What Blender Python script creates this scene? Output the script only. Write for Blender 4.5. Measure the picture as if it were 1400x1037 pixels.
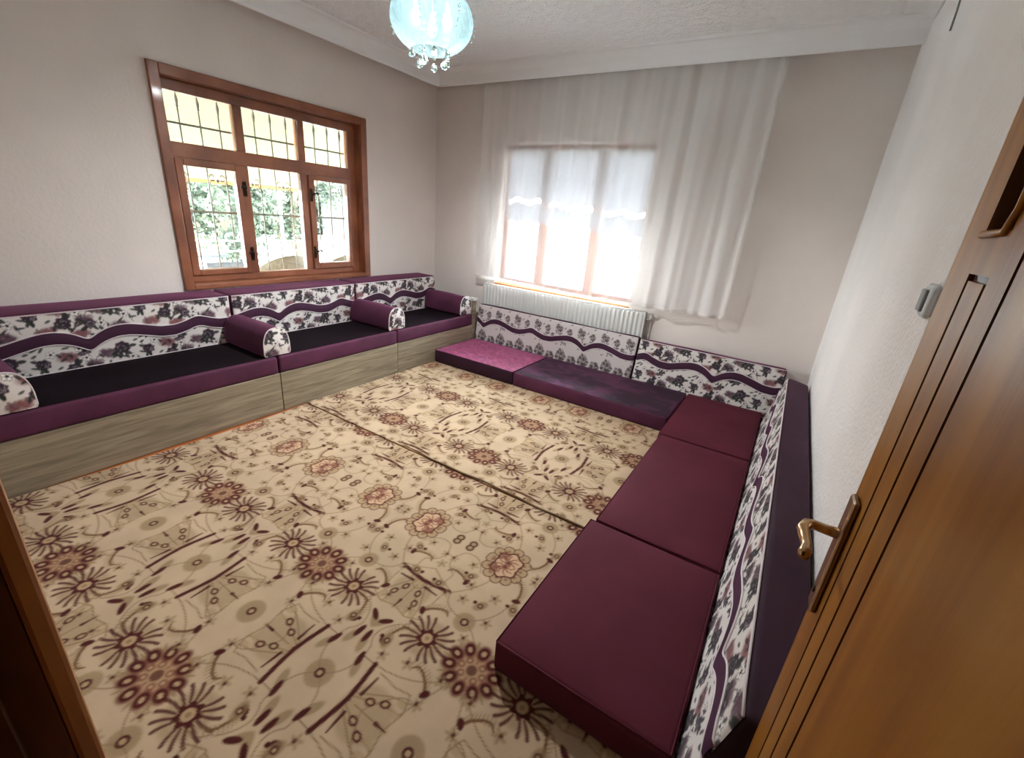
import bpy, bmesh, math, random
import numpy as np
from mathutils import Matrix, Vector
random.seed(7)
S = bpy.context.scene
for o in list(bpy.data.objects): bpy.data.objects.remove(o)
COL = S.collection
PI = math.pi

# ------------------------------------------------------------------ camera, light, exposure
F_PX = 600.235
cam_d = bpy.data.cameras.new('camera'); cam = bpy.data.objects.new('camera', cam_d); COL.objects.link(cam)
cam_d.sensor_fit = 'HORIZONTAL'; cam_d.sensor_width = 36.0; cam_d.lens = 36.0 * F_PX / 1400.0
cam_d.clip_start = 0.02; cam_d.clip_end = 200
a, b, c = 0.541251090, 1.21403468, 0.0868173696
R3 = Matrix.Rotation(a, 3, 'Z') @ Matrix.Rotation(b, 3, 'X') @ Matrix.Rotation(c, 3, 'Z')
cam.matrix_world = Matrix.Translation((0, 0, 1.55)) @ R3.to_4x4()
S.camera = cam

SKY = 36.0
w = bpy.data.worlds.new('sky'); S.world = w; w.use_nodes = True
nt = w.node_tree; nt.nodes.clear()
# a hazy bright sky, paler and warmer towards the sun
tcw = nt.nodes.new('ShaderNodeTexCoord'); sep = nt.nodes.new('ShaderNodeSeparateXYZ'); nt.links.new(tcw.outputs['Generated'], sep.inputs[0])
rmp = nt.nodes.new('ShaderNodeValToRGB'); nt.links.new(sep.outputs[2], rmp.inputs[0])
rmp.color_ramp.elements[0].position = 0.0; rmp.color_ramp.elements[0].color = (0.97, 0.98, 1.0, 1)
rmp.color_ramp.elements[1].position = 0.7; rmp.color_ramp.elements[1].color = (0.74, 0.88, 1.0, 1)
bg = nt.nodes.new('ShaderNodeBackground'); bg.inputs[1].default_value = SKY
wo = nt.nodes.new('ShaderNodeOutputWorld')
nt.links.new(rmp.outputs[0], bg.inputs[0]); nt.links.new(bg.outputs[0], wo.inputs[0])
# portals: tell the renderer where the daylight enters (they give no light of their own)
def portal(loc, rot, sx, sy):
    d = bpy.data.lights.new('portal', 'AREA'); d.shape = 'RECTANGLE'; d.size = sx; d.size_y = sy; d.cycles.is_portal = True
    o = bpy.data.objects.new('portal', d); COL.objects.link(o); o.location = loc; o.rotation_euler = rot
portal((-4.19, 2.42, 1.55), (0, -PI / 2, 0), 1.4, 1.65)
portal((-2.15, 4.62, 1.52), (-PI / 2, 0, 0), 1.65, 1.5)

sun_d = bpy.data.lights.new('sun', 'SUN'); sun_d.energy = 9.0; sun_d.angle = math.radians(0.6); sun_d.color = (1.0, 0.95, 0.86)
sun = bpy.data.objects.new('sun', sun_d); COL.objects.link(sun)
sun.rotation_euler = Vector((-0.35, 0.46, -0.82)).to_track_quat('-Z', 'Y').to_euler()

LAMP_DOWN = 34.0      # the chandelier's bulbs, downward through the open bowl
LAMP_ALL = 1.8
S.view_settings.view_transform = 'Standard'; S.view_settings.look = 'None'
S.view_settings.exposure = 0.88; S.view_settings.gamma = 1.0; S.view_settings.use_curve_mapping = False

# ------------------------------------------------------------------ helpers
def lin(c):
    out = []
    for v in c[:3]:
        v = v / 255.0
        out.append(v / 12.92 if v <= 0.04045 else ((v + 0.055) / 1.055) ** 2.4)
    return tuple(out)

def new_mat(name):
    m = bpy.data.materials.new(name); m.use_nodes = True
    n = m.node_tree; n.nodes.clear()
    out = n.nodes.new('ShaderNodeOutputMaterial')
    return m, n, out

def link(n, a, b): n.links.new(a, b)

def pbr(name, col, rough=0.6, metal=0.0, var=0.0, vscale=8.0, bump=0.0, bscale=60.0, stretch=(1, 1, 1), sheen=0.0, sheen_tint=(1, 1, 1),
        coat=0.0, spec=0.5, col2=None, detail=6.0, bdist=0.01, attr=None, ramp=(0.35, 0.65), distort=0.0):
    m, n, out = new_mat(name)
    p = n.nodes.new('ShaderNodeBsdfPrincipled'); link(n, p.outputs[0], out.inputs[0])
    p.inputs['Roughness'].default_value = rough; p.inputs['Metallic'].default_value = metal
    p.inputs['Specular IOR Level'].default_value = spec
    p.inputs['Coat Weight'].default_value = coat; p.inputs['Coat Roughness'].default_value = 0.08
    p.inputs['Sheen Weight'].default_value = sheen; p.inputs['Sheen Roughness'].default_value = 0.35
    p.inputs['Sheen Tint'].default_value = (*sheen_tint, 1)
    tc = n.nodes.new('ShaderNodeTexCoord'); mp = n.nodes.new('ShaderNodeMapping')
    mp.inputs['Scale'].default_value = stretch; link(n, tc.outputs['Object'], mp.inputs[0])
    base = None
    if attr:
        at = n.nodes.new('ShaderNodeAttribute'); at.attribute_name = attr; base = at.outputs['Color']
    if var or col2:
        nz = n.nodes.new('ShaderNodeTexNoise'); nz.inputs['Scale'].default_value = vscale; nz.inputs['Detail'].default_value = detail
        nz.inputs['Distortion'].default_value = distort
        link(n, mp.outputs[0], nz.inputs['Vector'])
        cr = n.nodes.new('ShaderNodeValToRGB'); link(n, nz.outputs[0], cr.inputs[0])
        cr.color_ramp.elements[0].position = ramp[0]; cr.color_ramp.elements[1].position = ramp[1]
        if attr:
            cr.color_ramp.elements[0].color = (1 - var, 1 - var, 1 - var, 1); cr.color_ramp.elements[1].color = (1 + var * .3, 1 + var * .3, 1 + var * .3, 1)
            mx = n.nodes.new('ShaderNodeMix'); mx.data_type = 'RGBA'; mx.blend_type = 'MULTIPLY'; mx.inputs[0].default_value = 1
            link(n, base, mx.inputs[6]); link(n, cr.outputs[0], mx.inputs[7]); base = mx.outputs[2]
        else:
            c1 = col; c2 = col2 if col2 else tuple(min(1, v * (1 + var)) for v in col)
            if not col2: c1 = tuple(v * (1 - var) for v in col)
            cr.color_ramp.elements[0].color = (*c1, 1); cr.color_ramp.elements[1].color = (*c2, 1)
            base = cr.outputs[0]
    if base is not None: link(n, base, p.inputs['Base Color'])
    else: p.inputs['Base Color'].default_value = (*col, 1)
    if bump:
        bz = n.nodes.new('ShaderNodeTexNoise'); bz.inputs['Scale'].default_value = bscale; bz.inputs['Detail'].default_value = 4
        link(n, mp.outputs[0], bz.inputs['Vector'])
        bp = n.nodes.new('ShaderNodeBump'); bp.inputs['Strength'].default_value = bump; bp.inputs['Distance'].default_value = bdist
        link(n, bz.outputs[0], bp.inputs['Height']); link(n, bp.outputs[0], p.inputs['Normal'])
    return m

def obj_from_bm(name, bm, mat=None, parent=None, smooth=False, kind=None):
    me = bpy.data.meshes.new(name)
    bmesh.ops.recalc_face_normals(bm, faces=bm.faces[:])
    if smooth:
        for f in bm.faces: f.smooth = True
    bm.to_mesh(me); bm.free()
    return obj_from_me(name, me, mat, parent, kind)

def obj_from_me(name, me, mat=None, parent=None, kind=None):
    o = bpy.data.objects.new(name, me); COL.objects.link(o)
    if mat: me.materials.append(mat)
    if parent: o.parent = parent
    if kind: o['kind'] = kind
    return o

def tag(o, label, cat, group=None):
    o['label'] = label; o['category'] = cat
    if group: o['group'] = group
    return o

def empty(name, loc=(0, 0, 0), rot=(0, 0, 0), label=None, cat=None, group=None, kind=None):
    o = bpy.data.objects.new(name, None); COL.objects.link(o); o.location = loc; o.rotation_euler = rot
    o.empty_display_size = 0.05
    if label: tag(o, label, cat, group)
    if kind: o['kind'] = kind
    return o

def add_box(bm, x0, x1, y0, y1, z0, z1, bev=0.0, seg=2):
    g = bmesh.ops.create_cube(bm, size=1.0)
    vs = g['verts']
    for v in vs:
        v.co = Vector(((x0 + x1) / 2 + v.co.x * (x1 - x0), (y0 + y1) / 2 + v.co.y * (y1 - y0), (z0 + z1) / 2 + v.co.z * (z1 - z0)))
    if bev:
        es = list({e for v in vs for e in v.link_edges})
        bmesh.ops.bevel(bm, geom=es, offset=bev, segments=seg, profile=0.5, affect='EDGES')

def box(name, x0, x1, y0, y1, z0, z1, mat, parent=None, bev=0.0, kind=None, seg=2):
    bm = bmesh.new(); add_box(bm, x0, x1, y0, y1, z0, z1, bev, seg)
    return obj_from_bm(name, bm, mat, parent, kind=kind)

def add_tube(bm, pts, r, n=8, cap=True):
    pts = [Vector(p) for p in pts]; rings = []
    rr = r if isinstance(r, (list, tuple)) else [r] * len(pts)
    prev = None
    for i, p in enumerate(pts):
        t = (pts[min(i + 1, len(pts) - 1)] - pts[max(i - 1, 0)])
        if t.length < 1e-9: t = Vector((0, 0, 1))
        t.normalize()
        if prev is None:
            ref = Vector((0, 0, 1)) if abs(t.z) < 0.9 else Vector((1, 0, 0))
            u = t.cross(ref).normalized()
        else:
            u = (prev - t * prev.dot(t)).normalized()
        prev = u; v = t.cross(u)
        rings.append([bm.verts.new(p + (u * math.cos(2 * PI * k / n) + v * math.sin(2 * PI * k / n)) * rr[i]) for k in range(n)])
    for i in range(len(rings) - 1):
        for k in range(n):
            bm.faces.new((rings[i][k], rings[i][(k + 1) % n], rings[i + 1][(k + 1) % n], rings[i + 1][k]))
    if cap:
        bm.faces.new(rings[0][::-1]); bm.faces.new(rings[-1])

def tube(name, pts, r, mat, parent=None, n=8):
    bm = bmesh.new(); add_tube(bm, pts, r, n)
    return obj_from_bm(name, bm, mat, parent, smooth=True)

def add_lathe(bm, prof, n=24, c=(0, 0, 0), close=True):
    rings = []
    for (r, z) in prof:
        if r < 1e-6: rings.append([bm.verts.new((c[0], c[1], c[2] + z))])
        else: rings.append([bm.verts.new((c[0] + r * math.cos(2 * PI * k / n), c[1] + r * math.sin(2 * PI * k / n), c[2] + z)) for k in range(n)])
    for i in range(len(rings) - 1):
        A, B = rings[i], rings[i + 1]
        for k in range(n):
            if len(A) == 1 and len(B) == 1: continue
            if len(A) == 1: bm.faces.new((A[0], B[k], B[(k + 1) % n]))
            elif len(B) == 1: bm.faces.new((A[k], A[(k + 1) % n], B[0]))
            else: bm.faces.new((A[k], A[(k + 1) % n], B[(k + 1) % n], B[k]))

def lathe(name, prof, mat, parent=None, n=24, c=(0, 0, 0)):
    bm = bmesh.new(); add_lathe(bm, prof, n, c)
    return obj_from_bm(name, bm, mat, parent, smooth=True)

def grid_me(name, V, nu, nv, cols=None, smooth=True, flip=False):
    """V: (nu*nv,3) vertices, row u, column v."""
    me = bpy.data.meshes.new(name)
    nq = (nu - 1) * (nv - 1)
    me.vertices.add(len(V)); me.vertices.foreach_set('co', np.asarray(V, np.float32).ravel())
    i = np.arange(nu - 1)[:, None] * nv + np.arange(nv - 1)[None, :]
    i = i.ravel()
    q = np.stack([i, i + nv, i + nv + 1, i + 1], 1)
    if flip: q = q[:, ::-1]
    me.loops.add(nq * 4); me.loops.foreach_set('vertex_index', q.ravel().astype(np.int32))
    me.polygons.add(nq); me.polygons.foreach_set('loop_start', np.arange(0, nq * 4, 4, dtype=np.int32))
    me.polygons.foreach_set('use_smooth', np.full(nq, smooth))
    me.update(calc_edges=True)
    if cols is not None: set_cols(me, cols)
    me.validate()
    return me

def set_cols(me, cols):
    at = me.color_attributes.new('Col', 'FLOAT_COLOR', 'POINT')
    c4 = np.ones((len(cols), 4), np.float32); c4[:, :3] = cols
    at.data.foreach_set('color', c4.ravel())

def cushion_bm(L, D, H, r=0.02, bulge=0.006, step=0.08, seedv=0.0, wob=0.003):
    """a padded box from (0,0,0) to (L,D,H) with rounded edges and softly bulging faces"""
    def ax(T):
        k = max(1, int((T - 2 * r) / step))
        return [0, r * .18, r * .5, r] + [r + (T - 2 * r) * i / k for i in range(1, k)] + [T - r, T - r * .5, T - r * .18, T]
    X, Y, Z = ax(L), ax(D), ax(H)
    bm = bmesh.new(); cache = {}
    def vert(i, j, k):
        if (i, j, k) in cache: return cache[(i, j, k)]
        p = Vector((X[i], Y[j], Z[k]))
        q = Vector((min(max(p.x, r), L - r), min(max(p.y, r), D - r), min(max(p.z, r), H - r)))
        d = p - q
        if d.length > 1e-9: p = q + d.normalized() * r
        fx, fy, fz = p.x / L, p.y / D, p.z / H
        s = lambda f: max(0.0, 1 - (2 * f - 1) ** 4)
        wv = wob * (math.sin(7.3 * p.x + seedv) + math.sin(9.1 * p.y + 2.1 * seedv + p.x * 3) + math.sin(11 * p.z + seedv))
        p.z += (2 * fz - 1) * (bulge + wv) * s(fx) * s(fy) * (1 if fz > .5 else 0)
        p.y += (2 * fy - 1) * bulge * .5 * s(fx) * s(fz)
        p.x += (2 * fx - 1) * bulge * .5 * s(fy) * s(fz)
        v = bm.verts.new(p); cache[(i, j, k)] = v
        return v
    nx, ny, nz = len(X) - 1, len(Y) - 1, len(Z) - 1
    for i in range(nx):
        for j in range(ny):
            bm.faces.new((vert(i, j, 0), vert(i, j + 1, 0), vert(i + 1, j + 1, 0), vert(i + 1, j, 0)))
            bm.faces.new((vert(i, j, nz), vert(i + 1, j, nz), vert(i + 1, j + 1, nz), vert(i, j + 1, nz)))
    for i in range(nx):
        for k in range(nz):
            bm.faces.new((vert(i, 0, k), vert(i + 1, 0, k), vert(i + 1, 0, k + 1), vert(i, 0, k + 1)))
            bm.faces.new((vert(i, ny, k), vert(i, ny, k + 1), vert(i + 1, ny, k + 1), vert(i + 1, ny, k)))
    for j in range(ny):
        for k in range(nz):
            bm.faces.new((vert(0, j, k), vert(0, j, k + 1), vert(0, j + 1, k + 1), vert(0, j + 1, k)))
            bm.faces.new((vert(nx, j, k), vert(nx, j + 1, k), vert(nx, j + 1, k + 1), vert(nx, j, k + 1)))
    return bm

def cushion(name, L, D, H, mat, parent=None, **k):
    return obj_from_bm(name, cushion_bm(L, D, H, **k), mat, parent, smooth=True)

# ------------------------------------------------------------------ a small painter for woven and printed cloth patterns
class Paint:
    def __init__(s, W, H, px, bgc, wrap=False):
        s.W, s.H, s.px, s.wrap = W, H, px, wrap
        s.nx, s.ny = int(round(W / px)), int(round(H / px))
        s.x = (np.arange(s.nx) + .5) * px; s.y = (np.arange(s.ny) + .5) * px
        s.A = np.empty((s.ny, s.nx, 3), np.float32); s.A[:] = lin(bgc)
    def stamp(s, x0, y0, rad, fn, col, op=1.0, soft=1.0):
        offs = [(0, 0)]
        if s.wrap: offs = [(i * s.W, j * s.H) for i in (-1, 0, 1) for j in (-1, 0, 1)]
        for ox, oy in offs:
            cx, cy = x0 + ox, y0 + oy
            i0, i1 = max(0, int((cx - rad) / s.px)), min(s.nx, int((cx + rad) / s.px) + 2)
            j0, j1 = max(0, int((cy - rad) / s.px)), min(s.ny, int((cy + rad) / s.px) + 2)
            if i0 >= i1 or j0 >= j1: continue
            X, Y = np.meshgrid(s.x[i0:i1] - cx, s.y[j0:j1] - cy)
            d = fn(X, Y)
            m = np.clip(.5 - d / (s.px * soft), 0, 1)[..., None] * op
            s.A[j0:j1, i0:i1] = s.A[j0:j1, i0:i1] * (1 - m) + np.array(lin(col), np.float32) * m
    def disc(s, x, y, r, col, op=1.0, soft=1.0): s.stamp(x, y, r + .02, lambda X, Y: np.hypot(X, Y) - r, col, op, soft)
    def ring(s, x, y, r, wd, col, op=1.0): s.stamp(x, y, r + wd + .01, lambda X, Y: np.abs(np.hypot(X, Y) - r) - wd / 2, col, op)
    def ell(s, x, y, a, b, ang, col, op=1.0, soft=1.0):
        ca, sa = math.cos(ang), math.sin(ang)
        def fn(X, Y):
            u = X * ca + Y * sa; v = -X * sa + Y * ca
            return (np.sqrt((u / a) ** 2 + (v / b) ** 2) - 1) * min(a, b)
        s.stamp(x, y, max(a, b) + .02, fn, col, op, soft)
    def star(s, x, y, r, amp, n, ph, col, op=1.0, soft=1.0):
        s.stamp(x, y, r + amp + .02, lambda X, Y: np.hypot(X, Y) - r - amp * np.cos(n * (np.arctan2(Y, X) - ph)), col, op, soft)
    def line(s, pts, wd, col, op=1.0, taper=None):
        pts = np.array(pts, float); c = pts.mean(0); rad = np.abs(pts - c).max() * 1.5 + wd + .01
        n = len(pts) - 1
        def fn(X, Y):
            best = np.full(X.shape, 9.0)
            for i in range(n):
                ax, ay = pts[i] - c; bx, by = pts[i + 1] - c
                dx, dy = bx - ax, by - ay; L2 = dx * dx + dy * dy + 1e-12
                t = np.clip(((X - ax) * dx + (Y - ay) * dy) / L2, 0, 1)
                ww = wd if taper is None else wd * (taper[0] + (taper[1] - taper[0]) * (i + t) / n)
                best = np.minimum(best, np.hypot(X - ax - t * dx, Y - ay - t * dy) - ww / 2)
            return best
        s.stamp(c[0], c[1], rad, fn, col, op)
    def sample(s, X, Y):
        fx = X / s.px - .5; fy = Y / s.px - .5
        i = np.floor(fx).astype(int); j = np.floor(fy).astype(int); tx = (fx - i)[..., None]; ty = (fy - j)[..., None]
        if s.wrap: w = lambda k, n: np.mod(k, n)
        else: w = lambda k, n: np.clip(k, 0, n - 1)
        i0, i1, j0, j1 = w(i, s.nx), w(i + 1, s.nx), w(j, s.ny), w(j + 1, s.ny)
        A = s.A
        return (A[j0, i0] * (1 - tx) + A[j0, i1] * tx) * (1 - ty) + (A[j1, i0] * (1 - tx) + A[j1, i1] * tx) * ty

# --- the carpet's pattern: one quarter of its repeat, mirrored both ways as the weave is
def carpet_pattern():
    BG, DK, RED, OL, PALE, LINE = (188, 163, 134), (78, 34, 30), (112, 60, 48), (140, 116, 82), (172, 144, 110), (138, 112, 84)
    W, H = .425, .815
    P = Paint(W, H, .0015, BG)
    rnd = random.Random(3)
    def curve(p0, p1, p2, wd=.0042, col=LINE):
        pts = [((1 - t) ** 2 * p0[0] + 2 * t * (1 - t) * p1[0] + t * t * p2[0], (1 - t) ** 2 * p0[1] + 2 * t * (1 - t) * p1[1] + t * t * p2[1]) for t in np.linspace(0, 1, 9)]
        P.line(pts, wd, col)
    # vines
    for q in [((0, .30), (.10, .12), (.36, .13)), ((0, .315), (.05, .2), (.1, .06)), ((.425, 0), (.33, .05), (.36, .17)), ((.36, .17), (.42, .22), (.34, .30)),
              ((.21, .32), (.30, .36), (.33, .30)), ((.0, .32), (.06, .44), (.15, .46)), ((.15, .46), (.28, .46), (.28, .54)), ((.28, .54), (.2, .62), (.18, .72)),
              ((.425, .46), (.33, .52), (.34, .62)), ((.34, .62), (.44, .66), (.38, .76)), ((.28, .54), (.36, .56), (.425, .6)), ((.05, .6), (.0, .7), (.08, .78)),
              ((.15, .46), (.06, .52), (.05, .6)), ((.38, .76), (.3, .8), (.25, .7)), ((.08, .11), (.15, .13), (.21, .0))]:
        curve(*q)
    def mC(x, y, r=.052):
        P.disc(x, y, r, OL, .55, 6); P.star(x, y, r * .93, .002, 16, 0, OL, .35, 2); P.ring(x, y, r * .8, .003, PALE, .5)
        P.disc(x, y, .0185, DK); P.disc(x, y, .0095, PALE)
    def mF(x, y, r=.024):
        P.star(x, y, r * .8, r * .3, 5, rnd.random() * 6, OL, .6, 4); P.disc(x + .004, y + .003, .008, DK, .9, 2); P.disc(x - .006, y + .006, .006, PALE, .7)
    def mS(x, y):
        P.disc(x, y, .078, OL, .5, 14)
        for k in range(18):
            an = 2 * PI * (k + .5) / 18
            if abs(math.cos(an)) < .25: continue
            r0, r1 = .040, .106 * (.78 + .22 * abs(math.cos(an)))
            pts = [(x + math.cos(an + .05 * math.sin(t * 3)) * (r0 + (r1 - r0) * t), y + math.sin(an + .05 * math.sin(t * 3)) * (r0 + (r1 - r0) * t)) for t in np.linspace(0, 1, 5)]
            P.line(pts, .0165, DK, .9, (.5, .8))
        P.star(x, y, .039, .006, 7, .4, DK); P.disc(x, y, .021, PALE); P.disc(x, y, .009, OL)
    def mP(x, y):
        P.ell(x, y, .118, .105, 0, OL, .45, 14); P.ell(x, y, .07, .062, 0, (170, 134, 100), .7, 10)
        for k in range(10):
            an = 2 * PI * k / 10 + .3; px, py = x + .088 * math.cos(an), y + .076 * math.sin(an)
            P.ell(px, py, .034, .026, an, RED, .75, 4); P.ell(px, py, .026, .02, an, DK, 1, 2); P.ell(px, py, .011, .008, an, PALE)
            P.line([(x + .1 * math.cos(an + .3), y + .09 * math.sin(an + .3)), (x + .128 * math.cos(an + .3), y + .115 * math.sin(an + .3))], .012, OL, .9, (1, .3))
        for k in range(7):
            an = 2 * PI * k / 7; P.disc(x + .045 * math.cos(an), y + .035 * math.sin(an), .014, RED, .7, 3); P.disc(x + .045 * math.cos(an), y + .035 * math.sin(an), .006, PALE)
        P.disc(x, y, .02, DK, .8, 4)
    def mM(x, y):
        for k in range(11):
            an = 2 * PI * k / 11 + .1; px, py = x + .083 * math.cos(an), y + .083 * math.sin(an)
            P.disc(px, py, .028, DK); P.disc(px, py, .0235, PALE); P.disc(px - .008 * math.cos(an), py - .008 * math.sin(an), .009, RED, .6, 3)
        P.star(x, y, .068, .006, 6, .5, DK); P.star(x, y, .059, .006, 6, .5, (196, 160, 128))
        for k in range(9):
            an = 2 * PI * k / 9; P.line([(x, y), (x + .03 * math.cos(an + .3), y + .03 * math.sin(an + .3)), (x + .047 * math.cos(an), y + .047 * math.sin(an))], .009, RED, .85, (1, .5))
        P.star(x + .04, y - .03, .025, .006, 5, 0, RED, .75, 3)
    def mT(x, y, dx, dy):   # opens towards (dx,dy)
        ang = math.atan2(dy, dx); ca, sa = math.cos(ang), math.sin(ang)
        g = lambda u, v: (x + 1.15 * (u * ca - v * sa) - .015 * ca, y + 1.15 * (u * sa + v * ca) - .015 * sa)
        P.ell(*g(.03, 0), .095, .09, ang, OL, .42, 12)
        for v in (-.085, -.05, 0, .05, .085):
            P.line([g(-.03, v * .3), g(.06, v * .9), g(.115, v * 1.05)], .006, OL, .95); P.ell(*g(.1, v * .9), .022, .012, ang, PALE, .7, 3)
        P.line([g(-.02, -.105), g(.05, -.1), g(.1, -.11), g(.12, -.06), g(.105, 0), g(.12, .06), g(.1, .11), g(.05, .1), g(-.02, .105)], .0045, OL)
        P.line([g(-.055, -.115), g(-.045, -.05), g(-.04, 0), g(-.045, .05), g(-.055, .115)], .019, DK)
        P.line([g(-.015, -.09), g(-.018, -.03)], .013, DK, 1, (.5, 1)); P.line([g(-.018, .03), g(-.015, .09)], .013, DK, 1, (1, .5))
        for (u, v) in ((.02, -.03), (.02, .03), (.06, -.05), (.06, .055)):
            P.ell(*g(u, v), .019, .014, ang + v * 8, DK); P.ell(*g(u, v), .010, .007, ang + v * 8, PALE)
        P.line([g(.075, 0), g(.112, .004)], .013, DK)
        P.disc(*g(-.02, 0), .009, PALE)
    def mL(x, y, ang, sg=1):
        ca, sa = math.cos(ang), math.sin(ang)
        g = lambda u, v: (x + u * ca - v * sa * sg, y + u * sa + v * ca * sg)
        for t in np.linspace(0, 1, 9):
            u = -.05 + .1 * t; v = .012 * math.sin(PI * t * 1.2)
            P.line([g(u, v), g(u + .012, v + .028)], .009, OL, .75, (1, .3))
        P.line([g(-.055, 0), g(-.02, .012), g(.02, .014), g(.045, .006), g(.052, -.018)], .009, (112, 80, 52), 1, (1.3, .7))
        P.ell(*g(-.055, .002), .012, .02, ang, DK)
    def mB(x, y, ang):
        ca, sa = math.cos(ang), math.sin(ang)
        P.ell(x - .03 * ca, y - .03 * sa, .04, .016, ang, OL, .75, 4); P.ell(x, y, .03, .0115, ang + .2, DK)
    mC(0, 0); mC(.425, 0); mC(.145, .455, .045); mP(0, .315); mS(.215, .315); mT(.215, 0, -1, 0); mT(.425, .455, 0, -1); mM(.18, .80)
    P.disc(.385, .80, .024, OL, .7, 3); P.ring(.385, .80, .016, .008, DK)
    mL(.125, .185, .6); mL(.32, .26, 1.9, -1); mL(.055, .715, 1.2); mL(.32, .63, .2); mL(.27, .425, 2.6, -1)
    mB(.355, .115, 1.15); mB(.405, .19, 1.3); mB(.395, .275, 2.3)
    for (x, y) in ((.075, .115), (.30, .17), (.07, .50), (.30, .52), (.36, .37), (.11, .62), (.235, .62), (.425, .64), (.06, .22), (.30, .72), (.10, .395), (.20, .20), (.40, .70), (.02, .80), (.22, .54)):
        mF(x, y, .020 + .007 * rnd.random())
    for (x, y) in ((.14, .555), (.36, .545), (.02, .62), (.27, .66), (.33, .22)):
        P.ell(x, y, .034, .02, rnd.random() * 3, OL, .75, 4); P.disc(x, y, .013, DK, .9, 2); P.disc(x, y, .006, PALE); P.disc(x + .03, y + .004, .009, DK)
    A = P.A
    for _ in range(2):   # the pile blurs the drawing a little
        B = np.pad(A, ((1, 1), (1, 1), (0, 0)), 'edge')
        A = (B[:-2, 1:-1] + B[2:, 1:-1] + B[1:-1, :-2] + B[1:-1, 2:] + 2 * B[1:-1, 1:-1]) / 6
    P.A = A.astype(np.float32)
    return P

CARPET = carpet_pattern()
def carpet_color(X, Y, y_origin):
    u = np.abs(np.mod(X + 1.46 + .425, .85) - .425)
    v = np.abs(np.mod(Y - y_origin + .815, 1.63) - .815)
    return CARPET.sample(u, v)

# --- rose printed upholstery cloth
def rose_pattern():
    P = Paint(.52, .29, .0014, (222, 215, 210), wrap=True)
    r = random.Random(11)
    DK, PL, RO, GR, LF = (58, 48, 56), (96, 70, 82), (138, 90, 92), (150, 140, 146), (52, 56, 52)
    def smudge(x, y, a, b, an, c, op):
        P.ell(x, y, a, b, an, c, op, 12)
        for k in range(18):
            P.star(x + r.uniform(-a, a) * .8, y + r.uniform(-b, b) * .8, .008 + .009 * r.random(), .005, 4, r.random() * 6, c if k % 3 else PL, .6, 2)
    for (x, y, a_) in ((.07, .08, .3), (.33, .19, -.4), (.215, .045, .5), (.42, .075, -.2), (.13, .205, .1), (.25, .13, -.7)): smudge(x, y, .048, .028, a_, RO if a_ > 0 else PL, .8)
    for (x, y, s) in ((.15, .125, 1.35), (.40, .215, 1.5), (.27, .105, 1.1), (.02, .18, 1.2), (.345, .03, 1.25), (.215, .225, 1.0)):
        P.star(x, y, .027 * s, .004, 7, r.random() * 6, PL, 1, 3); P.star(x, y, .024 * s, .003, 5, r.random() * 6, DK, .92, 3)
        for q in (.008, .014, .019):
            for k in range(3):
                an = r.random() * 6
                P.line([(x + math.cos(an + t) * q * s, y + math.sin(an + t) * q * s) for t in np.linspace(0, 1.5, 5)], .0032, GR, .7)
        for k in range(4):
            an = r.random() * 6.28
            P.ell(x + .035 * s * math.cos(an), y + .035 * s * math.sin(an), .016 * s, .0075 * s, an, LF, .95, 2)
    for (x, y) in ((.215, .185), (.08, .025), (.445, .145), (.325, .105), (.19, .25), (.06, .235)):
        for k in range(5): P.ell(x + .014 * math.cos(k * 1.257), y + .014 * math.sin(k * 1.257), .011, .008, k * 1.257, (234, 228, 224), 1, 1); P.ring(x + .014 * math.cos(k * 1.257), y + .014 * math.sin(k * 1.257), .009, .003, DK, .7)
        P.disc(x, y, .007, DK)
    for k in range(44):
        x, y, an = r.random() * .52, r.random() * .29, r.random() * 6
        P.ell(x, y, .014 + .010 * r.random(), .0068, an, LF if k % 3 else DK, .9, 2)
        if k % 2: P.line([(x, y), (x + .02 * math.cos(an + 1), y + .02 * math.sin(an + 1)), (x + .035 * math.cos(an + 1.5), y + .035 * math.sin(an + 1.5))], .0036, DK, .9)
    return P
def peony_pattern():
    P = Paint(.26, .56, .0015, (205, 197, 195), wrap=True)  # pale cloth greyed, the shade it sits in put into the colour
    r = random.Random(5); DK, GR = (82, 72, 74), (128, 118, 118)
    for (x, y, s) in ((.065, .165, 1.9), (.195, .130, 1.6), (.13, .43, .9), (.245, .47, .8), (.02, .45, .85), (.19, .37, .55), (.06, .34, .5)):
        P.ell(x, y, .030 * s, .038 * s, 0, GR, .95, 6)
        for k in range(34):
            an, q = r.random() * 6.28, math.sqrt(r.random())
            P.ell(x + .030 * s * q * math.cos(an), y + .038 * s * q * math.sin(an), .009 * s, .006 * s, an, DK if k % 3 else (168, 158, 158), .8, 2)
        P.line([(x, y - .03 * s), (x + .005, y - .06 * s), (x - .004, y - .085 * s)], .0055, DK)
        for k in (-1, 1): P.ell(x + k * .018 * s, y - .058 * s, .017 * s, .008 * s, k * .6, DK, .9, 2)
    for k in range(26):
        x, y, an = r.random() * .26, .28 + .25 * r.random(), r.random() * 6
        P.ell(x, y, .013, .006, an, DK, .8, 2); P.line([(x, y), (x + .02 * math.cos(an), y + .02 * math.sin(an))], .003, GR)
    for k in range(10): P.ell(r.random() * .26, .03 + .1 * r.random(), .012, .007, r.random() * 6, GR, .9, 2)
    return P
ROSE, PEONY = rose_pattern(), peony_pattern()

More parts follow.
